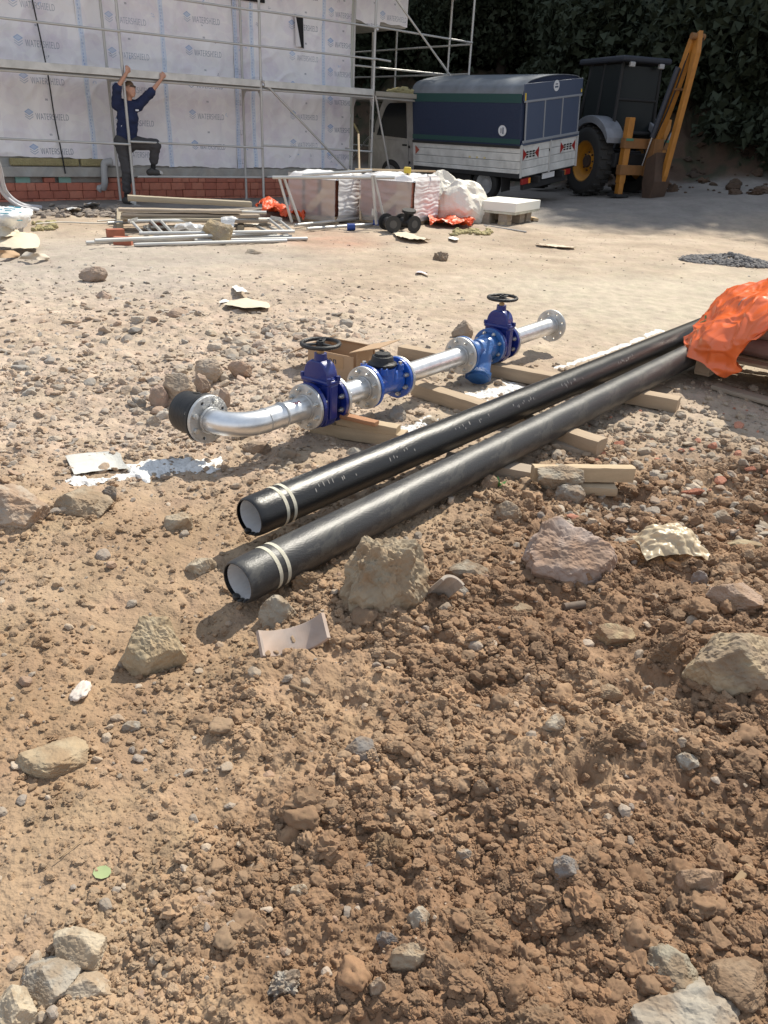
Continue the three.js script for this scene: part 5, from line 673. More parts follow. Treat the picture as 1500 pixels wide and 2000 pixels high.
// ---------------------------------------------------------------- heap of planks and scaffold frames before the house
{
  const oldW = M([0.40, 0.35, 0.27], 0.9, { map: grainTex, bumpMap: grainTex, bumpScale: 0.003 }); woodMats.push(oldW);
  timber('plank', at(250, 392, 0.36), at(490, 404, 0.30), 0.22, 0.075, 'thick grey plank on top of the scaffold frame heap', 'plank', 5);
  timber('plank', at(232, 412, 0.26), at(470, 416, 0.25), 0.22, 0.04, 'old plank directly under the thick top plank of the heap', 'plank', 2);
  timber('plank', at(240, 432, 0.12), at(520, 434, 0.12), 0.24, 0.045, 'weathered plank lowest in the scaffold frame heap', 'plank', 2);
  timber('plank', at(238, 422, 0.2), at(505, 424, 0.19), 0.2, 0.04, 'dark weathered plank in the middle of the plank heap', 'plank', 2);
  timber('plank', at(236, 428, 0.155), at(440, 432, 0.15), 0.22, 0.04, 'short weathered plank below the middle one of the heap', 'plank', 5);
  timber('timber', at(235, 450, 0.0), at(235, 418, 0.0), 0.09, 0.09, 'timber bearer under the left end of the plank heap', 'timber', 5);
  timber('timber', at(470, 452, 0.0), at(480, 420, 0.0), 0.09, 0.09, 'timber bearer under the right end of the plank heap', 'timber', 5);
  const r = 0.0245;
  solo('scaffold_tube', cyl(at(231, 410, 0.215), at(520, 415, 0.2), r), galvLight, 'bright scaffold tube lying under the planks of the heap', 'scaffold tube');
  const frame = (label, a, b, c, d, rungs, cat = 'scaffold frame') => { const t = thing('scaffold_section', label, cat); part('rail', cyl(a, b, r, r, 12), galvLight, t); part('rail', cyl(d, c, r, r, 12), galvLight, t); for (const k of rungs) part('rung', cyl(a.clone().lerp(b, k), d.clone().lerp(c, k), 0.02, 0.02, 10), galvLight, t); part('corner_plate', [beam(a.clone().lerp(b, 0.06), a.clone().lerp(d, 0.2), 0.008, 0.05, 0), beam(b.clone().lerp(a, 0.06), b.clone().lerp(c, 0.2), 0.008, 0.05, 0)], galv, t); return t; };
  frame('grey scaffold frame with rungs lying flat, uppermost of the heap', at(250, 432, 0.16), at(545, 428, 0.16), at(575, 452, 0.12), at(272, 456, 0.12), [0.02, 0.14, 0.2, 0.93, 0.99]);
  frame('grey scaffold frame with rungs lying flat, lower in the heap', at(280, 444, 0.06), at(520, 440, 0.06), at(570, 462, 0.05), at(300, 462, 0.05), [0.02, 0.3, 0.9, 0.99]);
  const tubes = [[168, 474, 505, 462, 0.03, 'long scaffold tube in front of the heap, its left end farthest out'], [185, 470, 540, 455, 0.09, 'scaffold tube lying across the front of the heap'], [262, 478, 560, 470, 0.026, 'scaffold tube nearest the camera in the heap'], [380, 470, 600, 466, 0.03, 'short scaffold tube at the right front of the heap'], [210, 436, 330, 430, 0.08, 'scaffold tube poking out on the left of the heap']];
  for (const [x0, y0, x1, y1, h, l] of tubes) solo('scaffold_tube', cyl(at(x0, y0, h), at(x1, y1, h), r, r, 12), galvLight, l, 'scaffold tube');
  // clear film rag hanging over the heap
  const film = MP([0.78, 0.78, 0.78], 0.35, { side: THREE.DoubleSide, transmission: 0.35, thickness: 0 });
  const q = at(446, 430, 0.2); solo('plastic_film', cloth([[V(q.x - 0.12, 0.2, q.z - 0.1), V(q.x, 0.235, q.z - 0.1), V(q.x + 0.12, 0.22, q.z - 0.1)], [V(q.x - 0.1, 0.21, q.z + 0.02), V(q.x, 0.22, q.z + 0.03), V(q.x + 0.1, 0.2, q.z + 0.03)], [V(q.x - 0.08, 0.06, q.z + 0.1), V(q.x + 0.0, 0.02, q.z + 0.13), V(q.x + 0.08, 0.05, q.z + 0.1)]], 24, 30, 0.02, 9, 3), film, 'strip of clear film hanging over the heap of scaffold frames', 'plastic film');
  const q2 = at(390, 449, 0.08); solo('plastic_film', cloth([0, 1, 2, 3].map((i) => [0, 1, 2, 3, 4].map((j) => V(q2.x - 0.35 + j * 0.2, 0.05 + 0.06 * (i % 2) + 0.03 * (j % 2), q2.z - 0.2 + i * 0.13))), 50, 30, 0.04, 6, 9), film, 'crumpled white film caught inside the heap of scaffold frames', 'plastic film');
  // frame standing on edge before the wrapped brick pallets
  const t = thing('scaffold_section', 'scaffold frame standing upright in front of the wrapped brick pallets', 'scaffold frame'); const A = at(545, 352, 0.78).setY(0.8), zf = A.z; const a0 = onZ(570, 434, -13.15), a1 = onZ(545, 347, -13.1), b0 = onZ(735, 438, -13.05), b1 = onZ(727, 342, -13.0);
  part('rail', cyl(a1.clone().add(V(-0.1, 0, 0)), b1.clone().add(V(0.35, -0.02, 0)), r, r, 12), galvLight, t); part('post', cyl(a1, a0, 0.022, 0.022, 12), galvLight, t); part('post', cyl(a1.clone().add(V(0.07, 0, -0.05)), a0.clone().add(V(0.12, 0, -0.05)), 0.022, 0.022, 12), galvLight, t); part('post', cyl(b1, b0, 0.022, 0.022, 12), galvLight, t); part('post', cyl(b1.clone().add(V(0.03, 0, 0)), onZ(752, 436, -13.05), 0.018, 0.018, 12), galv, t); part('rail', cyl(at(575, 440, 0.03), at(745, 422, 0.06), r, r, 12), galvLight, t); part('rail', cyl(at(600, 447, 0.03), at(728, 438, 0.03), r, r, 12), galvLight, t);
  part('rail', cyl(onZ(590, 342, -13.2), onZ(727, 333, -13.3), 0.022, 0.022, 12), galvLight, t); part('corner_plate', beam(at(742, 432, 0.02), at(726, 420, 0.2), 0.008, 0.1, 0), galv, t);
}
// ---------------------------------------------------------------- film-wrapped pallets of bricks
{
  const film = MP([0.72, 0.71, 0.71], 0.35, { side: THREE.DoubleSide }), clearFilm = MP([0.92, 0.90, 0.90], 0.22, { transmission: 0.76, thickness: 0, side: THREE.DoubleSide, clearcoat: 0.2 });
  const bks = [[0.44, 0.16, 0.10], [0.40, 0.14, 0.09], [0.48, 0.19, 0.125]].map((c) => M(c, 0.92, { map: rockTone }));
  const bg = boxUV(new RoundedBoxGeometry(0.235, 0.183, 0.19, 1, 0.004), 2);
  function wrapped(label, p, W, H, Dp, turn, tilt, pale) {
    const t = thing('brick_pallet', label, 'brick pallet', [p.x, land(p.x, p.z), p.z], turn); t.rotation.z = tilt; // local origin: near left bottom corner; x to the right, z away is negative
    for (const z of [-0.06, -Dp / 2, -Dp + 0.06]) part('skid', box(W, 0.09, 0.09, W / 2, 0.045, z, 0.004), woodMats[0], t); for (let i = 0; i < 6; i++) part('deck_board', box(0.1, 0.02, Dp, 0.05 + i * (W - 0.1) / 5, 0.1, -Dp / 2, 0.003), woodMats[0], t);
    const nx = Math.floor(W / 0.24), ny = Math.floor((H - 0.12) / 0.187), nz2 = Math.floor(Dp / 0.195);
    for (let y = 0; y < ny; y++) for (let x = 0; x < nx; x++) for (let z = 0; z < nz2; z++) { if (z && x < nx - 1 && y < ny - 1) continue; const m = new THREE.Mesh(bg, bks[Math.floor(rnd() * 3)]); m.name = 'brick'; m.position.set(0.125 + x * W / nx + rr(-0.004, 0.004), 0.205 + y * 0.187, -0.1 - z * Dp / nz2); t.add(m); }
    // cardboard corner strips crossed under the film on the front
    const cd = M([0.52, 0.36, 0.22], 0.85), cdG = (a, b) => part('cardboard_strip', beam(a, b, 0.01, 0.12, 0), cd, t); cdG(V(W * 0.46, 0.13, 0.012), V(W * 0.84, 0.46, 0.012)); const up = box(W * 0.26, H - 0.2, 0.008, W * 0.84, 0.12 + (H - 0.2) / 2, 0.004, 0); part('cardboard_strip', up, M([0.48, 0.30, 0.19], 0.85), t);
    // film: clear on the front, bunched white pleats on the right and top
    const fr = new THREE.PlaneGeometry(W, H - 0.04, 60, 50), q = fr.attributes.position; for (let i = 0; i < q.count; i++) { const x = q.getX(i), y = q.getY(i); q.setXYZ(i, x + W / 2, y + H / 2 + 0.02, 0.03 + 0.008 * nz(x * 5, y * 9, W) + 0.005 * nz(x * 2 + y * 9, y * 3, 2)); } fr.computeVertexNormals(); part('film_front', fr, clearFilm, t);
    const sdG = new THREE.PlaneGeometry(Dp, H - 0.06, 50, 150), s = sdG.attributes.position; for (let i = 0; i < s.count; i++) { const x = s.getX(i), y = s.getY(i); const yy = y + 0.02 * nz(x * 4, y * 2, 3); const pl = Math.abs(Math.sin(yy * 50 + 2.2 * nz(x * 3, y * 5, 8))) * (0.5 + nz(x * 2, y * 6, 4)); const e = sst(0, 0.08, H / 2 - 0.03 - Math.abs(y)); s.setXYZ(i, W + 0.012 + e * (0.03 + 0.011 * pl + 0.01 * nz(x * 6, y * 12, 2)), y + H / 2 + 0.03, x - Dp / 2); } sdG.computeVertexNormals(); part('film_side', sdG, film, t);
    const tp = new THREE.PlaneGeometry(W + 0.08, Dp + 0.06, 70, 60), u = tp.attributes.position; for (let i = 0; i < u.count; i++) { const x = u.getX(i), y = u.getY(i), e = sst(0.0, 0.09, Math.min(W / 2 + 0.04 - Math.abs(x), Dp / 2 + 0.03 - Math.abs(y))); u.setXYZ(i, x + W / 2, H - 0.07 + e * 0.085 + 0.035 * e * fbm(x * 4, y * 4, W, 4) , -y - Dp / 2); } tp.computeVertexNormals(); part('film_top', tp, film, t); return t;
  }
  wrapped('left pallet of red bricks wrapped in film beside the house corner', at(566, 428, 0), 0.9, 0.74, 0.95, -0.45, 0, 0);
  wrapped('right pallet of bricks wrapped in pleated white film beside the white sack', at(702, 434, 0), 0.96, 0.75, 1.0, -0.45, 0, 1);
  // wooden handles leaning there
  solo('tool_handle', cyl(at(704, 430, 0.05), onZ(700, 262, at(704, 420, 0).z - 0.15), 0.02, 0.018, 10), woodMats[3], 'wooden tool handle leaning upright between the two wrapped pallets', 'tool handle');
  const hp = at(755, 436, 0.9); const yl = onZ(755, 332, hp.z - 0.1); { const t = thing('yellow_cap', 'yellow plastic cap with a cord on the wrapped right pallet', 'cap', [0.12, land(0.1, -13.6) + 0.79, -13.75]); part('cap_body', [box(0.12, 0.1, 0.1, 0, 0.06, 0, 0.02)], M([0.62, 0.45, 0.05], 0.5), t); part('cord', tube([V(0, 0.02, 0.02), V(0.02, -0.1, 0.25), V(0.05, -0.25, 0.26)], 0.012, 20, 6), M([0.2, 0.12, 0.07], 0.8), t); }
  solo('batten', beam(V(-0.75, 0.80, -14.0), V(0.6, 0.82, -14.1), 0.04, 0.03), woodMats[3], 'light wooden batten lying across the tops of the wrapped pallets', 'batten');
}
// ---------------------------------------------------------------- white sack, foam panels, orange sheets, fittings
{
  const sackM = MP([0.72, 0.67, 0.58], 0.55, { bumpMap: fineBump, bumpScale: 0.004 });
  const lump = (sd, sx, sy, sz, rough = 0.10) => { const g = blob(sd, 8, 2, rough * 1.4, 1.1), p = g.attributes.position; for (let i = 0; i < p.count; i++) { const x = p.getX(i), y = p.getY(i), z = p.getZ(i), c = 1 + 0.035 * (1 - 3 * Math.abs(nz(x * 2.4 + sd, y * 2.4, z * 2.4))) ; p.setXYZ(i, x * c * sx, Math.max(-0.75, y * c) * sy, z * c * sz); } g.computeVertexNormals(); return boxUV(g); };
  let p = at(898, 432, 0); solo('sack', lump(701, 0.42, 0.38, 0.36), sackM, 'big white stuffed sack slumped beside the right brick pallet', 'sack', null, [p.x, land(p.x, p.z) + 0.26, p.z + 0.1], 0.5);
  p = at(868, 415, 0); solo('sack', lump(702, 0.3, 0.36, 0.3), sackM, 'smaller white sack behind the big slumped sack', 'sack', null, [p.x - 0.1, land(p.x, p.z) + 0.36, p.z + 0.4], 0.2);
  // foam panels on blocks
  p = at(916, 434, 0.0); const t = thing('foam_panels', 'stack of white foam panels on pallet blocks in front of the truck', 'foam panels', [p.x, land(p.x, p.z), p.z], -0.5); const fm = M([0.78, 0.77, 0.70], 0.7), fs = M([0.66, 0.64, 0.52], 0.8, { map: blotch });
  part('panel', box(0.86, 0.15, 1.25, 0.43, 0.30, -0.62, 0.006), fm, t); part('panel', box(0.85, 0.04, 1.24, 0.43, 0.203, -0.62, 0.006), fs, t); for (const [x, z] of [[0.2, -0.2], [0.62, -0.2], [0.2, -1.0], [0.66, -0.75], [0.66, -1.1]]) part('block', box(x < 0.3 ? 0.36 : 0.16, 0.18, x < 0.3 ? 0.3 : 0.24, x, 0.09, z + 0.05, 0.006), woodMats[2], t);
  // orange film on the ground
  const oc = (pts, label, h, amp, sd) => solo('plastic_sheet', cloth(flatNet(pts, (i, j) => 0.04 + h * ((i + j) % 2) * (0.5 + rnd() * 0.5)), 70, 40, amp, 6, sd), orangeDull, label, 'plastic sheet');
  oc([[[830, 428], [855, 426], [880, 428], [905, 432], [926, 438]], [[834, 438], [858, 438], [882, 440], [906, 444], [924, 446]], [[840, 445], [862, 446], [884, 447], [908, 449], [918, 449]]], 'crumpled orange plastic sheet on the ground in front of the white sack', 0.12, 0.05, 4);
  oc([[[500, 410], [525, 408], [550, 410], [575, 420], [596, 430]], [[510, 418], [530, 420], [552, 424], [574, 430], [596, 434]], [[515, 424], [535, 428], [556, 432], [576, 436], [592, 438]]], 'crumpled orange plastic sheet between the scaffold frame heap and the left brick pallet', 0.16, 0.06, 8);
  // black fittings and blue caps
  const fit = (label, px, py, turn, tee) => { const q = at(px, py, 0), t = thing('pipe_fitting', label, 'pipe fitting', [q.x, land(q.x, q.z) + 0.13, q.z], turn); const ax = (a, b, r0, r1) => new THREE.CylinderGeometry(r1, r0, b - a, 28, 1).rotateZ(Math.PI / 2).translate((a + b) / 2, 0, 0); part('fitting_body', [ax(-0.16, 0.16, 0.075, 0.075)].concat(tee ? [cyl(V(0, 0, 0), V(0.05, 0.17, 0.02), 0.07, 0.075, 24)] : []), rubber, t); part('fitting_flange', [ax(-0.19, -0.16, 0.125, 0.125), ax(0.16, 0.19, 0.125, 0.125)].concat(tee ? [cyl(V(0.05, 0.165, 0.02), V(0.056, 0.2, 0.022), 0.11, 0.11, 28)] : []), rubber, t); part('bore', [ax(0.189, 0.193, 0.058, 0.058), ax(-0.193, -0.189, 0.058, 0.058)], M([0.09, 0.085, 0.08], 0.9), t); return t; };
  fit('black flanged pipe fitting lying beside the blue ring, left of the tee', 760, 455, -1.25, false); fit('black flanged tee fitting, right one of the two in front of the brick pallet', 795, 453, -0.95, true);
  const bl = M([0.015, 0.05, 0.24], 0.45); let q = at(686, 449, 0); solo('blue_plug', [cyl(V(-0.06, 0, 0), V(0.06, 0.01, 0), 0.055, 0.05, 20), cyl(V(-0.065, 0, 0), V(-0.055, 0, 0), 0.06, 0.06, 20)], bl, 'blue plastic pipe cap lying in front of the standing scaffold frame', 'pipe cap', null, [q.x, land(q.x, q.z) + 0.05, q.z], 0.15);
  q = at(737, 443, 0); solo('blue_ring', new THREE.LatheGeometry([[0.055, 0], [0.078, 0], [0.07, 0.03], [0.075, 0.075], [0.06, 0.075], [0.055, 0]].map((a) => new THREE.Vector2(...a)), 28), bl, 'blue pipe ring lying next to the black fittings', 'pipe ring', null, [q.x, land(q.x, q.z) + 0.03, q.z]);
  // cardboard and paper
  const pap = M([0.58, 0.50, 0.38], 0.85, { side: THREE.DoubleSide }), wht = M([0.70, 0.69, 0.66], 0.8, { side: THREE.DoubleSide });
  const sheet = (name, pts, label, m, h = 0.02, amp = 0.012, cat = 'cardboard', fr = 5) => solo(name, cloth(flatNet(pts, (i, j) => 0.012 + h * ((i * 7 + j * 3) % 3) / 2), 50, 30, amp, fr, pts[0][0][0]), m, label, cat);
  sheet('cardboard_piece', [[[452, 590], [480, 586], [505, 590], [520, 594]], [[440, 600], [475, 598], [510, 602], [528, 603]], [[437, 605], [472, 609], [500, 612], [522, 611]]], 'flat torn piece of cardboard lying on the rubble', pap, 0.03, 0.012);
  sheet('plastic_scrap', [[[453, 563], [462, 562], [473, 565]], [[458, 574], [470, 573], [480, 578]], [[462, 583], [474, 584], [486, 585]]], 'clear white plastic scrap above the flat torn cardboard', wht, 0.05, 0.02, 'plastic scrap');
  sheet('plastic_scrap', [[[428, 592], [440, 588], [448, 590]], [[432, 598], [444, 594], [450, 594]]], 'small white plastic scrap left of the flat torn cardboard', wht, 0.02, 0.01, 'plastic scrap');
  sheet('paper_sack', [[[768, 456], [790, 455], [812, 462], [828, 466]], [[772, 464], [792, 464], [816, 470], [836, 473]], [[776, 470], [796, 474], [818, 476], [842, 474]]], 'torn empty paper sack lying in front of the black fittings', pap, 0.04, 0.02, 'paper sack');
  sheet('cardboard_piece', [[[1045, 478], [1075, 480], [1105, 483], [1122, 484]], [[1050, 483], [1078, 485], [1104, 488], [1124, 488]]], 'long pale strip of cardboard on the dirt in front of the road', pap, 0.04, 0.015);
  sheet('paper_scrap', [[[812, 533], [822, 532], [836, 538]], [[814, 538], [826, 538], [838, 542]]], 'small pale violet paper scrap on the dirt', M([0.6, 0.56, 0.64], 0.8, { side: THREE.DoubleSide }), 0.03, 0.01, 'paper scrap');
  sheet('board_scrap', [[[875, 466], [885, 464], [895, 468]], [[878, 472], [888, 474], [896, 474]]], 'small grey board scrap on the dirt right of the paper sack', wht, 0.05, 0.01, 'board scrap');
  const wl2 = M([0.80, 0.68, 0.36], 1, { bumpMap: crumbBump, bumpScale: 0.02 }); const woolBits = (x0, x1, y0, y1, n, label) => { const g = []; for (let i = 0; i < n; i++) { const p = at(rr(x0, x1), rr(y0, y1), 0), b = blob(800 + i, 3, 5, 0.3, 3); b.scale(rr(0.02, 0.07), rr(0.015, 0.035), rr(0.02, 0.05)); b.translate(p.x, land(p.x, p.z) + 0.02, p.z); g.push(b); } solo('insulation_scrap', g, wl2, label, 'insulation'); };
  woolBits(885, 955, 452, 462, 34, 'yellow insulation crumbs beside the orange sheet by the white sack'); woolBits(65, 108, 434, 452, 20, 'yellow insulation torn up on the litter heap at the left edge');
  q = at(1042, 432, 0); solo('wood_block', box(0.1, 0.05, 0.32, 0, 0.025, 0, 0.004), woodMats[3], 'short wooden offcut alone on the dirt right of the foam panels', 'offcut', null, [q.x, land(q.x, q.z), q.z], 0.1);
  q = at(990, 450, 0); solo('steel_bar', cyl(at(945, 440, 0.02), at(1028, 453, 0.02), 0.012, 0.012, 8), galv, 'thin bar lying on the dirt in front of the foam panels', 'bar');
  solo('wood_block', box(0.22, 0.06, 0.1, 0, 0.03, 0, 0.004), woodMats[0], 'pale wooden offcut beside the foam panels, nearer the bar', 'offcut', null, at(985, 440, 0).toArray(), 0.4);
  // litter heap at the left edge
  const cd = (x0, y0, x1, y1, h, label, m = pap) => { const g = cloth([[at(x0, y0, h + 0.05), at((x0 + x1) / 2, y0 + 2, h + 0.08), at(x1, y0 + 5, h)], [at(x0 - 8, (y0 + y1) / 2, h + 0.03), at((x0 + x1) / 2, (y0 + y1) / 2, h + 0.04), at(x1 + 8, (y0 + y1) / 2 + 3, h - 0.01)], [at(x0 - 14, y1 - 4, h - 0.01), at((x0 + x1) / 2 + 4, y1, h), at(x1 + 4, y1 - 2, h - 0.03)]], 40, 30, 0.012, 4, x0); return solo('cardboard_piece', g, m, label, 'cardboard'); };
  cd(8, 452, 70, 486, 0.08, 'large flattened cardboard sheet on the litter heap at the left edge'); cd(-20, 440, 30, 462, 0.16, 'cardboard flap higher on the litter heap at the left edge'); cd(-25, 486, 30, 504, 0.04, 'stained cardboard lying in front of the litter heap at the left edge', cardM);
  cd(50, 492, 88, 508, 0.04, 'small pale board piece right in front of the litter heap', M([0.5, 0.44, 0.36], 0.9, { side: THREE.DoubleSide }));
  const flm = MP([0.74, 0.76, 0.78], 0.4, { side: THREE.DoubleSide, transmission: 0.2, thickness: 0 }); const g = cloth([[at(-10, 405, 0.28), at(25, 406, 0.32), at(64, 410, 0.2)], [at(-12, 420, 0.34), at(25, 420, 0.38), at(60, 424, 0.2)], [at(-10, 440, 0.22), at(25, 444, 0.2), at(46, 444, 0.08)]], 60, 50, 0.03, 5, 6); const pb = solo('plastic_bag', g, flm, 'white printed plastic bag on top of the litter heap at the left edge', 'plastic bag');
  { const pr = g.attributes.position, lines = []; for (let k = 0; k < 12; k++) { const u = 0.2 + 0.5 * rnd(), v = 0.15 + 0.13 * (k % 5), i = Math.round(v * 50) * 61 + Math.round(u * 60); const b = new THREE.PlaneGeometry(rr(0.05, 0.13), 0.012); b.rotateX(-0.5); b.translate(pr.getX(i), pr.getY(i) + 0.012, pr.getZ(i) + 0.012); lines.push(b); } part('blue_print', lines, M([0.12, 0.42, 0.5], 0.7, { side: THREE.DoubleSide }), pb); }
  sheet('paper_scrap', [[[126, 414], [140, 408], [158, 412]], [[128, 422], [144, 420], [160, 422]]], 'white paper crumpled at the foot of the brick footing', wht, 0.16, 0.03, 'paper scrap'); sheet('paper_scrap', [[[164, 404], [178, 400], [194, 404]], [[166, 414], [180, 412], [196, 412]]], 'white paper scrap right of the crumpled one at the brick footing', wht, 0.2, 0.03, 'paper scrap');
  const bk = M([0.44, 0.15, 0.09], 0.9, { map: rockTone, bumpMap: rockBump, bumpScale: 0.01 }); const br = (x, y, a, label) => { const q = at(x, y, 0), g = box(0.22, 0.11, 0.11, 0, 0.055, 0, 0.005); solo('brick', g, bk, label, 'brick', null, [q.x, land(q.x, q.z) - 0.01, q.z], a); }; br(241, 478, 0.1, 'red brick lying in front of the scaffold frame heap'); br(226, 462, 0.6, 'red brick half hidden under the scaffold frames'); br(308, 446, -0.4, 'broken red brick among the rungs of the scaffold frames');
  const gs = []; for (let i = 0; i < 130; i++) { const p = at(rr(-10, 240), rr(404, 426), 0), b = blob(900 + i, 2, 9, 0.1, 2, true); b.scale(rr(0.02, 0.12), rr(0.01, 0.045), rr(0.02, 0.09)); b.rotateY(rr(0, 6)); b.translate(p.x, land(p.x, p.z) + 0.02, p.z); gs.push(b); } const ru = part('rubble', gs, M([0.42, 0.35, 0.29], 0.95, { map: rockTone, bumpMap: rockBump, bumpScale: 0.02 }), scene); tag(ru, 'broken debris along the foot of the brick footing', null, null, 'stuff');
  const st = M([0.62, 0.58, 0.5], 0.7); solo('rope', tube([at(190, 432, 0.03), at(230, 429, 0.04), at(270, 427, 0.03), at(300, 424, 0.05)], 0.012, 30, 6), st, 'pale cord lying on the ground left of the scaffold frame heap', 'cord');
  solo('rope', tube([at(70, 437, 0.03), at(120, 434, 0.03), at(180, 436, 0.03), at(215, 436, 0.03)], 0.01, 30, 6), st, 'thin pale cord on the ground right of the litter heap', 'cord');
  // dark gravel heap by the track
  const hp2 = at(1415, 512, 0); const hg = []; for (let i = 0; i < 900; i++) { const a = rr(0, 6.28), r = Math.sqrt(rnd()), b = blob(40 + i % 6, 1, 9, 0.1, 2, true); const s = rr(0.008, 0.034); b.scale(s, s * 0.8, s); b.rotateY(a * 3); b.translate(hp2.x + Math.cos(a) * r * 0.62, land(hp2.x, hp2.z) + 0.09 * (1 - r) * (1 + 0.4 * Math.cos(a)) - 0.005, hp2.z + Math.sin(a) * r * 0.5); hg.push(b); } const hm = part('gravel_heap', hg, M([0.17, 0.16, 0.155], 0.95), scene); tag(hm, 'low heap of dark gravel on the pale dirt at right', null, null, 'stuff');
}

// ---------------------------------------------------------------- flatbed truck with a tarpaulin cover
{
  const W = 2.1, L = 2.944, hb = 0.52, hs = 1.122, hc = 2.31;
  const t = thing('truck', 'white flatbed truck with blue tarpaulin cover parked in the shade', 'truck', [2.485, 0.133, -17.3], 0.815); t.rotation.order = 'YXZ'; t.rotation.z = 0.115; // x right, z towards the rear; origin at the near rear corner
  const white = MP([0.62, 0.62, 0.60], 0.45, { map: blotch }), tarp = M([0.008, 0.018, 0.05], 0.65, { bumpMap: fineBump, bumpScale: 0.006 }), green = M([0.010, 0.052, 0.05], 0.55), slate = M([0.055, 0.075, 0.125], 0.5), greyF = M([0.22, 0.235, 0.26], 0.5), black = M([0.015, 0.015, 0.016], 0.7), glass = MP([0.012, 0.014, 0.018], 0.2, { specularIntensity: 0.4 }), red = MP([0.26, 0.014, 0.012], 0.4), seam = M([0.40, 0.40, 0.39], 0.6), pale = M([0.55, 0.57, 0.6], 0.6), amber = M([0.7, 0.25, 0.03], 0.4);
  part('bed_floor', box(W, 0.1, L, W / 2, hb + 0.03, -L / 2, 0.01), black, t);
  const side = []; for (let i = 0; i < 4; i++) side.push(box(0.035, 0.146, L - 0.02, 0.018, hb + 0.075 + i * 0.15, -L / 2, 0.012)); part('side_panel', side, white, t); part('side_panel', side.map((g) => g.clone().translate(W - 0.036, 0, 0)), white, t);
  const tg = []; for (let i = 0; i < 4; i++) tg.push(box(W - 0.02, 0.146, 0.035, W / 2, hb + 0.075 + i * 0.15, -0.012, 0.012)); const tail = part('tailgate', tg, white, t); for (const x of [0.03, W - 0.03, W / 2]) part('hinge_post', box(0.05, 0.62, 0.03, x, hb + 0.3, 0.015, 0.006), seam, tail); part('front_board', box(W, 0.62, 0.04, W / 2, hb + 0.32, -L + 0.02), white, t);
  const tri = (x, flip) => { const s = new THREE.Shape(); s.moveTo(0, -0.11); s.lineTo(0.13 * flip, 0); s.lineTo(0, 0.11); s.closePath(); return new THREE.ExtrudeGeometry(s, { depth: 0.004, bevelEnabled: false }).translate(x, hb + 0.42, 0.008); };
  part('warning_triangle', [tri(0.09, 1), tri(0.64, -1)], red, t); part('warning_triangle', [tri(W - 0.66, 1), tri(W - 0.1, -1)], red, t); const bars = []; for (let k = 0; k < 2; k++) for (let i = 0; i < 3; i++) for (const r of [0, 1, 2]) bars.push(box(0.075, 0.03, 0.004, (k ? W - 0.5 : 0.24) + i * 0.11, hb + 0.37 + r * 0.045, 0.01, 0)); for (const k of [0, 9]) part('warning_board', bars.slice(k, k + 9), black, t); part('latch', [box(0.07, 0.05, 0.02, W / 2, hb + 0.42, 0.012)], black, t); for (const x of [-0.003]) part('side_marker', [0.30, 0.50, 0.70].map((z) => box(0.012, 0.035, 0.05, x, hb + 0.33, -z - 0.6, 0.004)), M([0.6, 0.5, 0.25], 0.5), t);
  // tarpaulin: arched top
  const sh = new THREE.Shape(); sh.moveTo(0, hs - 0.02); sh.lineTo(0, 2.02); sh.quadraticCurveTo(0.01, 2.2, 0.24, 2.25); sh.quadraticCurveTo(W / 2, 2.36, W - 0.24, 2.25); sh.quadraticCurveTo(W - 0.01, 2.2, W, 2.02); sh.lineTo(W, hs - 0.02); sh.closePath();
  part('tarpaulin', new THREE.ExtrudeGeometry(sh, { depth: L - 0.06, bevelEnabled: true, bevelSize: 0.012, bevelThickness: 0.02, bevelSegments: 2, curveSegments: 12 }).translate(0, 0, -L + 0.03), tarp, t);
  const rf = new THREE.Shape(); rf.moveTo(-0.014, 2.02); rf.quadraticCurveTo(0.0, 2.215, 0.24, 2.265); rf.quadraticCurveTo(W / 2, 2.378, W - 0.24, 2.265); rf.quadraticCurveTo(W, 2.215, W + 0.014, 2.02); rf.lineTo(W + 0.006, 2.02); rf.quadraticCurveTo(W - 0.005, 2.2, W - 0.24, 2.252); rf.quadraticCurveTo(W / 2, 2.363, 0.24, 2.252); rf.quadraticCurveTo(0.005, 2.2, -0.006, 2.02); rf.closePath(); part('roof_sheet', new THREE.ExtrudeGeometry(rf, { depth: L + 0.01, bevelEnabled: false, curveSegments: 12 }).translate(0, 0, -L - 0.0), M([0.17, 0.19, 0.215], 0.55, { map: blotch }), t);  // roof tone lowered; deeper shade on the truck is put into its colour
  part('green_stripe', [box(0.008, 0.16, L - 0.02, -0.016, 1.96, -L / 2, 0.002), box(0.008, 0.09, L - 0.02, -0.016, 1.19, -L / 2, 0.002)], green, t); part('tarp_hem', box(0.012, 0.05, L, -0.018, 1.09, -L / 2, 0.004), black, t);
  part('rear_cover', [box(W - 0.02, 0.3, 0.02, W / 2, 2.06, 0.018, 0.008), box(W - 0.02, 0.06, 0.02, W / 2, 1.14, 0.018, 0.006)], slate, t); for (let i = 0; i < 3; i++) part('rear_panel', box((W - 0.2) / 3, 0.7, 0.02, 0.1 + (W - 0.2) / 6 + i * (W - 0.2) / 3, 1.54, 0.02, 0.004), slate, t);
  const fr = [box(W - 0.06, 0.04, 0.03, W / 2, 1.9, 0.028, 0.006), box(W - 0.06, 0.05, 0.03, W / 2, 1.18, 0.028, 0.006)]; for (let i = 0; i < 4; i++) fr.push(box(0.03, 0.74, 0.03, 0.1 + i * (W - 0.2) / 3, 1.54, 0.03, 0.006)); part('cover_frame', fr, greyF, t); part('strap', [box(0.03, 0.14, 0.012, 0.05, 1.98, 0.036, 0.003), box(0.03, 0.06, 0.012, W - 0.06, 1.98, 0.036, 0.003)], M([0.6, 0.42, 0.04], 0.5), t);
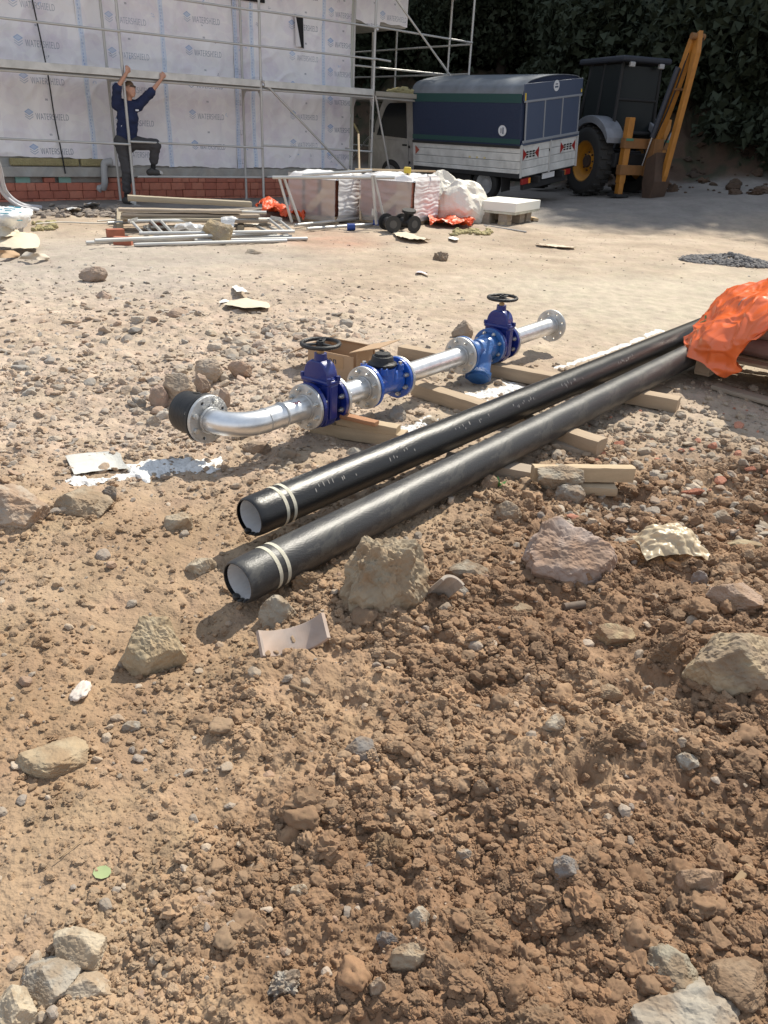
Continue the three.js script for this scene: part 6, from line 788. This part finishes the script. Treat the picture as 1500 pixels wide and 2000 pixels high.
  const stk = (p, r) => { const s = part('round_sticker', new THREE.CylinderGeometry(0.1, 0.1, 0.004, 30), pale, t); s.position.set(...p); s.rotation.set(...r); const q = part('sticker_print', [box(0.12, 0.002, 0.03, 0, 0.004, 0.02, 0), box(0.09, 0.002, 0.02, 0, 0.004, -0.03, 0)], slate, s); }; stk([-0.022, 1.38, -0.45], [0, 0, Math.PI / 2]); stk([W / 2 + 0.05, 2.12, 0.032], [Math.PI / 2, 0, 0]);
  // chassis, bumper, lamps, plate
  part('chassis', [box(0.09, 0.14, L + 1.4, 0.6, 0.42, -L / 2 - 0.6, 0.01), box(0.09, 0.14, L + 1.4, W - 0.6, 0.42, -L / 2 - 0.6, 0.01), box(W - 0.5, 0.12, 0.1, W / 2, 0.36, -0.9, 0.01), box(0.5, 0.3, 0.8, 0.35, 0.36, -1.75, 0.03)], black, t); part('bumper', box(W - 0.5, 0.12, 0.08, W / 2, 0.3, -0.1, 0.015), black, t);
  for (const x of [0.3, W - 0.3]) { const l = part('tail_light', box(0.3, 0.12, 0.06, x, 0.42, -0.05, 0.015), red, t); part('indicator', box(0.07, 0.1, 0.01, x + (x < 1 ? 0.1 : -0.1), 0.42, -0.018, 0.003), amber, l); } part('number_plate', box(0.46, 0.11, 0.012, W / 2 + 0.05, 0.44, -0.03, 0.003), M([0.6, 0.6, 0.6], 0.5), t);
  const wheel = (x, z, s) => { const g = new THREE.Group(); g.name = 'wheel'; g.position.set(x, 0.33, z); t.add(g); const prof = [[0.2, -0.09], [0.29, -0.1], [0.325, -0.075], [0.332, 0], [0.325, 0.075], [0.29, 0.1], [0.2, 0.09]].map((p) => new THREE.Vector2(...p)); part('tyre', new THREE.LatheGeometry(prof, 40).rotateZ(Math.PI / 2), black, g); const hp = [[0, 0.05], [0.06, 0.06], [0.08, 0.035], [0.16, 0.055], [0.2, 0.09], [0.21, 0.095]].map((p) => new THREE.Vector2(...p)); const hub = []; hub.push(new THREE.LatheGeometry(hp, 36)); for (let i = 0; i < 18; i++) { const b = box(0.05, 0.012, 0.014, 0.13, 0.058, 0, 0.003); b.rotateY(i * Math.PI / 9); hub.push(b); } part('hub_cap', hub.map((h) => h.rotateZ(s * Math.PI / 2)), M([0.34, 0.35, 0.36], 0.45, { metalness: 0.3 }), g); };
  wheel(0.16, -0.95, 1); wheel(W - 0.16, -0.95, -1); wheel(0.16, -3.75, 1); wheel(W - 0.16, -3.75, -1); part('mud_flap', [box(0.3, 0.32, 0.02, 0.2, 0.36, -0.48, 0.004), box(0.3, 0.32, 0.02, W - 0.2, 0.36, -0.48, 0.004)], black, t);
  // cab
  const cabShadeM = M([0.33, 0.32, 0.31], 0.5, { map: blotch });  // cab grey darkened; the shade it stands in is put into the paint
  const cs = new THREE.Shape(); cs.moveTo(-3.04, 0.4); cs.lineTo(-3.04, 1.9); cs.quadraticCurveTo(-3.08, 1.99, -3.2, 2.0); cs.lineTo(-3.75, 1.98); cs.quadraticCurveTo(-3.95, 1.95, -4.1, 1.62); cs.lineTo(-4.38, 1.12); cs.lineTo(-4.5, 0.95); cs.lineTo(-4.52, 0.4); cs.closePath(); const cab = part('cab', new THREE.ExtrudeGeometry(cs, { depth: W - 0.34, bevelEnabled: true, bevelSize: 0.03, bevelThickness: 0.05, bevelSegments: 3 }).rotateY(-Math.PI / 2).translate(W - 0.17, 0, 0).applyMatrix4(new THREE.Matrix4().makeScale(1, 1, 1)), cabShadeM, t);
  const ws = new THREE.Shape(); ws.moveTo(-3.24, 1.12); ws.lineTo(-3.24, 1.84); ws.lineTo(-3.72, 1.83); ws.quadraticCurveTo(-3.85, 1.8, -3.98, 1.56); ws.lineTo(-4.2, 1.16); ws.closePath(); part('side_window', new THREE.ExtrudeGeometry(ws, { depth: 0.02, bevelEnabled: false }).rotateY(-Math.PI / 2).translate(0.125, 0, 0), glass, t); const dw = part('door', box(0.016, 0.68, 1.05, 0.112, 0.74, -3.72, 0.006), cabShadeM, t); part('door_handle', box(0.02, 0.04, 0.14, 0.1, 0.98, -3.3, 0.006), black, dw); part('door_hinge', [box(0.03, 0.05, 0.03, 0.1, 0.95, -3.16), box(0.03, 0.05, 0.03, 0.1, 0.62, -3.16)], black, t); part('mirror', [box(0.1, 0.28, 0.06, -0.02, 1.36, -4.2, 0.02)], black, t); part('red_reflector', (() => { const s = new THREE.Shape(); s.moveTo(0, -0.09); s.lineTo(0.12, 0); s.lineTo(0, 0.09); s.closePath(); return new THREE.ExtrudeGeometry(s, { depth: 0.004, bevelEnabled: false }).rotateY(-Math.PI / 2).translate(-0.004, hb + 0.4, -L + 0.08); })(), M([0.35, 0.09, 0.06], 0.6), t);
}
// ---------------------------------------------------------------- backhoe loader
{
  const wp = ground(1140, 383); const AZ = -21 * Math.PI / 180; const t = thing('backhoe_loader', 'yellow backhoe loader with its arm folded upright, parked behind the truck in the shade', 'backhoe loader', [wp.x + 0.05, land(wp.x, wp.z), wp.z - 0.2], -AZ); t.scale.x = 0.78; // x right, z to its rear; origin below the left rear wheel
  const yel = MP([0.40, 0.165, 0.022], 0.55, { map: blotch }), dirty = M([0.22, 0.10, 0.03], 0.7, { map: rockTone }), blk = M([0.014, 0.014, 0.015], 0.8), tyreM = M([0.025, 0.024, 0.023], 0.9), glass = MP([0.012, 0.016, 0.018], 0.35, { specularIntensity: 0.3 }), fend = MP([0.20, 0.21, 0.235], 0.5, { map: blotch }), rod = MP([0.75, 0.76, 0.8], 0.2, { metalness: 1 }), brn = M([0.075, 0.045, 0.03], 0.9, { map: rockTone });  // yellow and fender tones lowered; the deep shade is put into the paint
  const rimM = M([0.62, 0.27, 0.02], 0.55, { map: blotch }); const wheel = (x, z, R, w, s) => { const g = new THREE.Group(); g.name = 'wheel'; g.position.set(x, R, z); t.add(g); const pf = [[R * 0.56, -w / 2 + 0.03], [R * 0.8, -w / 2], [R * 0.94, -w / 2 + 0.02], [R * 0.96, 0], [R * 0.94, w / 2 - 0.02], [R * 0.8, w / 2], [R * 0.56, w / 2 - 0.03]].map((p) => new THREE.Vector2(...p)); const ty = [new THREE.LatheGeometry(pf, 44).rotateZ(Math.PI / 2)]; for (let i = 0; i < 22; i++) for (const q of [-1, 1]) { const b = box(w * 0.5, R * 0.07, R * 0.09, q * w * 0.22, R * 0.965, 0, 0.01); b.rotateY(0); b.applyMatrix4(RX((i + (q > 0 ? 0.5 : 0)) * 2 * Math.PI / 22)); ty.push(b); } part('tyre', ty, tyreM, g);
    const rp = [[0, 0.02], [R * 0.16, 0.02], [R * 0.2, 0.05], [R * 0.3, -0.02], [R * 0.48, 0.03], [R * 0.52, w / 2 - 0.05], [R * 0.58, w / 2 - 0.025]].map((p) => new THREE.Vector2(...p)); part('rim', new THREE.LatheGeometry(rp, 36).rotateZ(s * Math.PI / 2), rimM, g); const hb = [new THREE.CylinderGeometry(R * 0.17, R * 0.19, 0.1, 20).translate(0, 0.06, 0)]; for (let i = 0; i < 8; i++) { const b = new THREE.CylinderGeometry(0.02, 0.02, 0.05, 6).translate(R * 0.25, 0.03, 0); b.rotateY(i * Math.PI / 4); hb.push(b); } part('hub', hb.map((h) => h.rotateZ(s * Math.PI / 2)), brn, g); };
  wheel(0, 0, 0.74, 0.46, 1); wheel(1.75, 0, 0.74, 0.46, -1); wheel(0.1, -2.2, 0.5, 0.34, 1); wheel(1.65, -2.2, 0.5, 0.34, -1);
  part('chassis', [box(0.7, 0.5, 3.4, 0.88, 0.75, -1.1, 0.04), box(1.5, 0.3, 0.6, 0.88, 0.8, 0.55, 0.03)], blk, t); part('bonnet', box(0.85, 0.6, 1.5, 0.88, 1.3, -2.1, 0.08), yel, t);
  const fs = new THREE.Shape(); fs.moveTo(-0.85, 0.95); fs.quadraticCurveTo(-0.6, 1.66, 0.1, 1.66); fs.quadraticCurveTo(0.62, 1.62, 0.84, 1.24); fs.lineTo(0.84, 1.16); fs.quadraticCurveTo(0.55, 1.5, 0.1, 1.54); fs.quadraticCurveTo(-0.5, 1.54, -0.75, 0.95); fs.closePath(); const fg = () => new THREE.ExtrudeGeometry(fs, { depth: 0.52, bevelEnabled: true, bevelSize: 0.015, bevelThickness: 0.02 }).rotateY(-Math.PI / 2); part('fender', fg().translate(0.3, 0, 0), fend, t); part('fender', fg().translate(1.98, 0, 0), fend, t);
  // cab: pillars, roof, panes
  const bar = (a, b, r = 0.045) => cyl(a, b, r, r, 8); const x0 = 0.2, x1 = 1.56, zf = -0.95, zb = 0.5, yb = 1.35, yt = 2.72;
  part('cab_frame', [bar(V(x0, yb, zf), V(x0 + 0.06, yt, zf + 0.25)), bar(V(x1, yb, zf), V(x1 - 0.06, yt, zf + 0.25)), bar(V(x0, yb, zb), V(x0 + 0.06, yt, zb - 0.05)), bar(V(x1, yb, zb), V(x1 - 0.06, yt, zb - 0.05)), bar(V(x0, yb, -0.2), V(x0 + 0.06, yt, -0.2)), bar(V(x0, yb, zf), V(x0, yb, zb)), bar(V(x0, yb, zb), V(x1, yb, zb)), bar(V(x0, 2.0, zb - 0.02), V(x1, 2.0, zb - 0.02), 0.03)], blk, t);
  part('roof', box(1.6, 0.12, 1.75, 0.88, yt + 0.04, -0.22, 0.05), M([0.016, 0.02, 0.03], 0.7), t); const pane = (w, h, p, ry = 0) => { const g = new THREE.BoxGeometry(w, h, 0.012).rotateY(ry).translate(...p); return part('window', g, glass, t); }; pane(1.3, 1.25, [0.88, 2.02, zb - 0.03]); pane(0.68, 1.28, [x0 + 0.03, 2.03, 0.15], Math.PI / 2); pane(0.55, 1.28, [x0 + 0.03, 2.03, -0.52], Math.PI / 2); part('seat', [box(0.5, 0.12, 0.5, 0.88, 1.5, -0.1, 0.04), box(0.5, 0.6, 0.12, 0.88, 1.85, 0.15, 0.04)], blk, t); for (const x of [0.4, 1.36]) part('work_lamp', box(0.16, 0.1, 0.08, x, yt - 0.06, zb + 0.12, 0.02), M([0.3, 0.3, 0.3], 0.3), t);
  // stabiliser legs
  const leg = (x) => { const s = part('stabiliser_leg', [box(0.19, 1.3, 0.16, x, 1.0, 1.0, 0.015), box(0.15, 0.5, 0.15, x, 0.35, 1.0, 0.01)], yel, t); part('foot', box(0.42, 0.06, 0.36, x, 0.1, 1.0, 0.01), blk, s); part('strap', box(0.23, 0.05, 0.23, x, 1.22, 1.0, 0.004), M([0.05, 0.16, 0.1], 0.7), s); }; leg(0.28); leg(1.5); part('rear_frame', [box(1.5, 0.2, 0.16, 0.88, 1.15, 1.02, 0.01), box(1.5, 0.2, 0.16, 0.88, 0.62, 1.02, 0.01), box(0.3, 0.75, 0.3, 1.05, 0.88, 1.2, 0.02)], dirty, t);
  // arm: boom and dipper folded together, leaning back
  const prof = (pts, w, m, name, x = 1.1) => part(name, new THREE.ExtrudeGeometry(new THREE.Shape(pts.map((p) => new THREE.Vector2(1.3 + (p[0] - 1.3) * 0.78 - 0.3, p[1] * 0.86))), { depth: w, bevelEnabled: true, bevelSize: 0.012, bevelThickness: 0.012, bevelSegments: 1 }).rotateY(-Math.PI / 2).translate(x + w / 2, 0, 0), m, t);
  const armPart = (n, g, m, p) => { const o = part(n, g, m, p); o.position.z = 1.0 - 1.3 * 0.78; o.scale.set(1, 0.86, 0.78); return o; };
  prof([[1.30, 0.72], [1.46, 0.66], [1.66, 1.4], [2.06, 2.5], [2.36, 3.5], [2.34, 3.62], [2.25, 3.58], [1.93, 2.62], [1.5, 1.5]], 0.16, yel, 'boom', 1.06); prof([[2.36, 3.66], [2.48, 3.72], [2.54, 3.3], [2.36, 2.0], [2.16, 0.62], [2.04, 0.3], [2.0, 0.42], [2.16, 1.6], [2.33, 2.7]], 0.12, yel, 'dipper', 1.12); armPart('boom_rib', [box(0.24, 0.05, 0.16, 1.06, 1.4, 1.58, 0.01), box(0.24, 0.05, 0.16, 1.06, 2.55, 2.06, 0.01)], dirty, t);
  armPart('cylinder_barrel', cyl(V(0.86, 1.5, 1.62), V(0.9, 3.0, 2.12), 0.07, 0.07, 16), M([0.03, 0.035, 0.05], 0.5), t); armPart('cylinder_rod', cyl(V(0.86, 0.8, 1.38), V(0.86, 1.5, 1.62), 0.035, 0.035, 12), rod, t); for (const h of [tube([V(1.2, 0.9, 1.5), V(1.24, 1.8, 1.95), V(1.22, 2.8, 2.4), V(1.2, 3.6, 2.5)], 0.025, 30, 6), tube([V(0.98, 1.2, 1.45), V(0.96, 2.2, 1.98), V(1.0, 3.3, 2.3)], 0.022, 30, 6)]) armPart('hose', h, blk, t); armPart('pivot_pin', [cyl(V(0.9, 3.62, 2.42), V(1.3, 3.62, 2.42), 0.07, 0.07, 14), cyl(V(0.92, 0.7, 1.42), V(1.26, 0.7, 1.42), 0.08, 0.08, 14)], dirty, t);
  prof([[1.62, 1.0], [2.0, 1.15], [2.12, 0.5], [1.98, -0.02], [1.72, 0.08], [1.6, 0.42]], 0.5, brn, 'bucket', 1.06); const te = []; for (let i = 0; i < 4; i++) te.push(box(0.06, 0.16, 0.04, 0.88 + i * 0.13, 0.02, 1.7, 0.01)); armPart('bucket_tooth', te, brn, t);
}

// ---------------------------------------------------------------- shadows on, draw
scene.traverse((o) => { if (o.isMesh) { o.castShadow = true; o.receiveShadow = true; } });
camera.updateProjectionMatrix();
renderer.render(scene, camera);
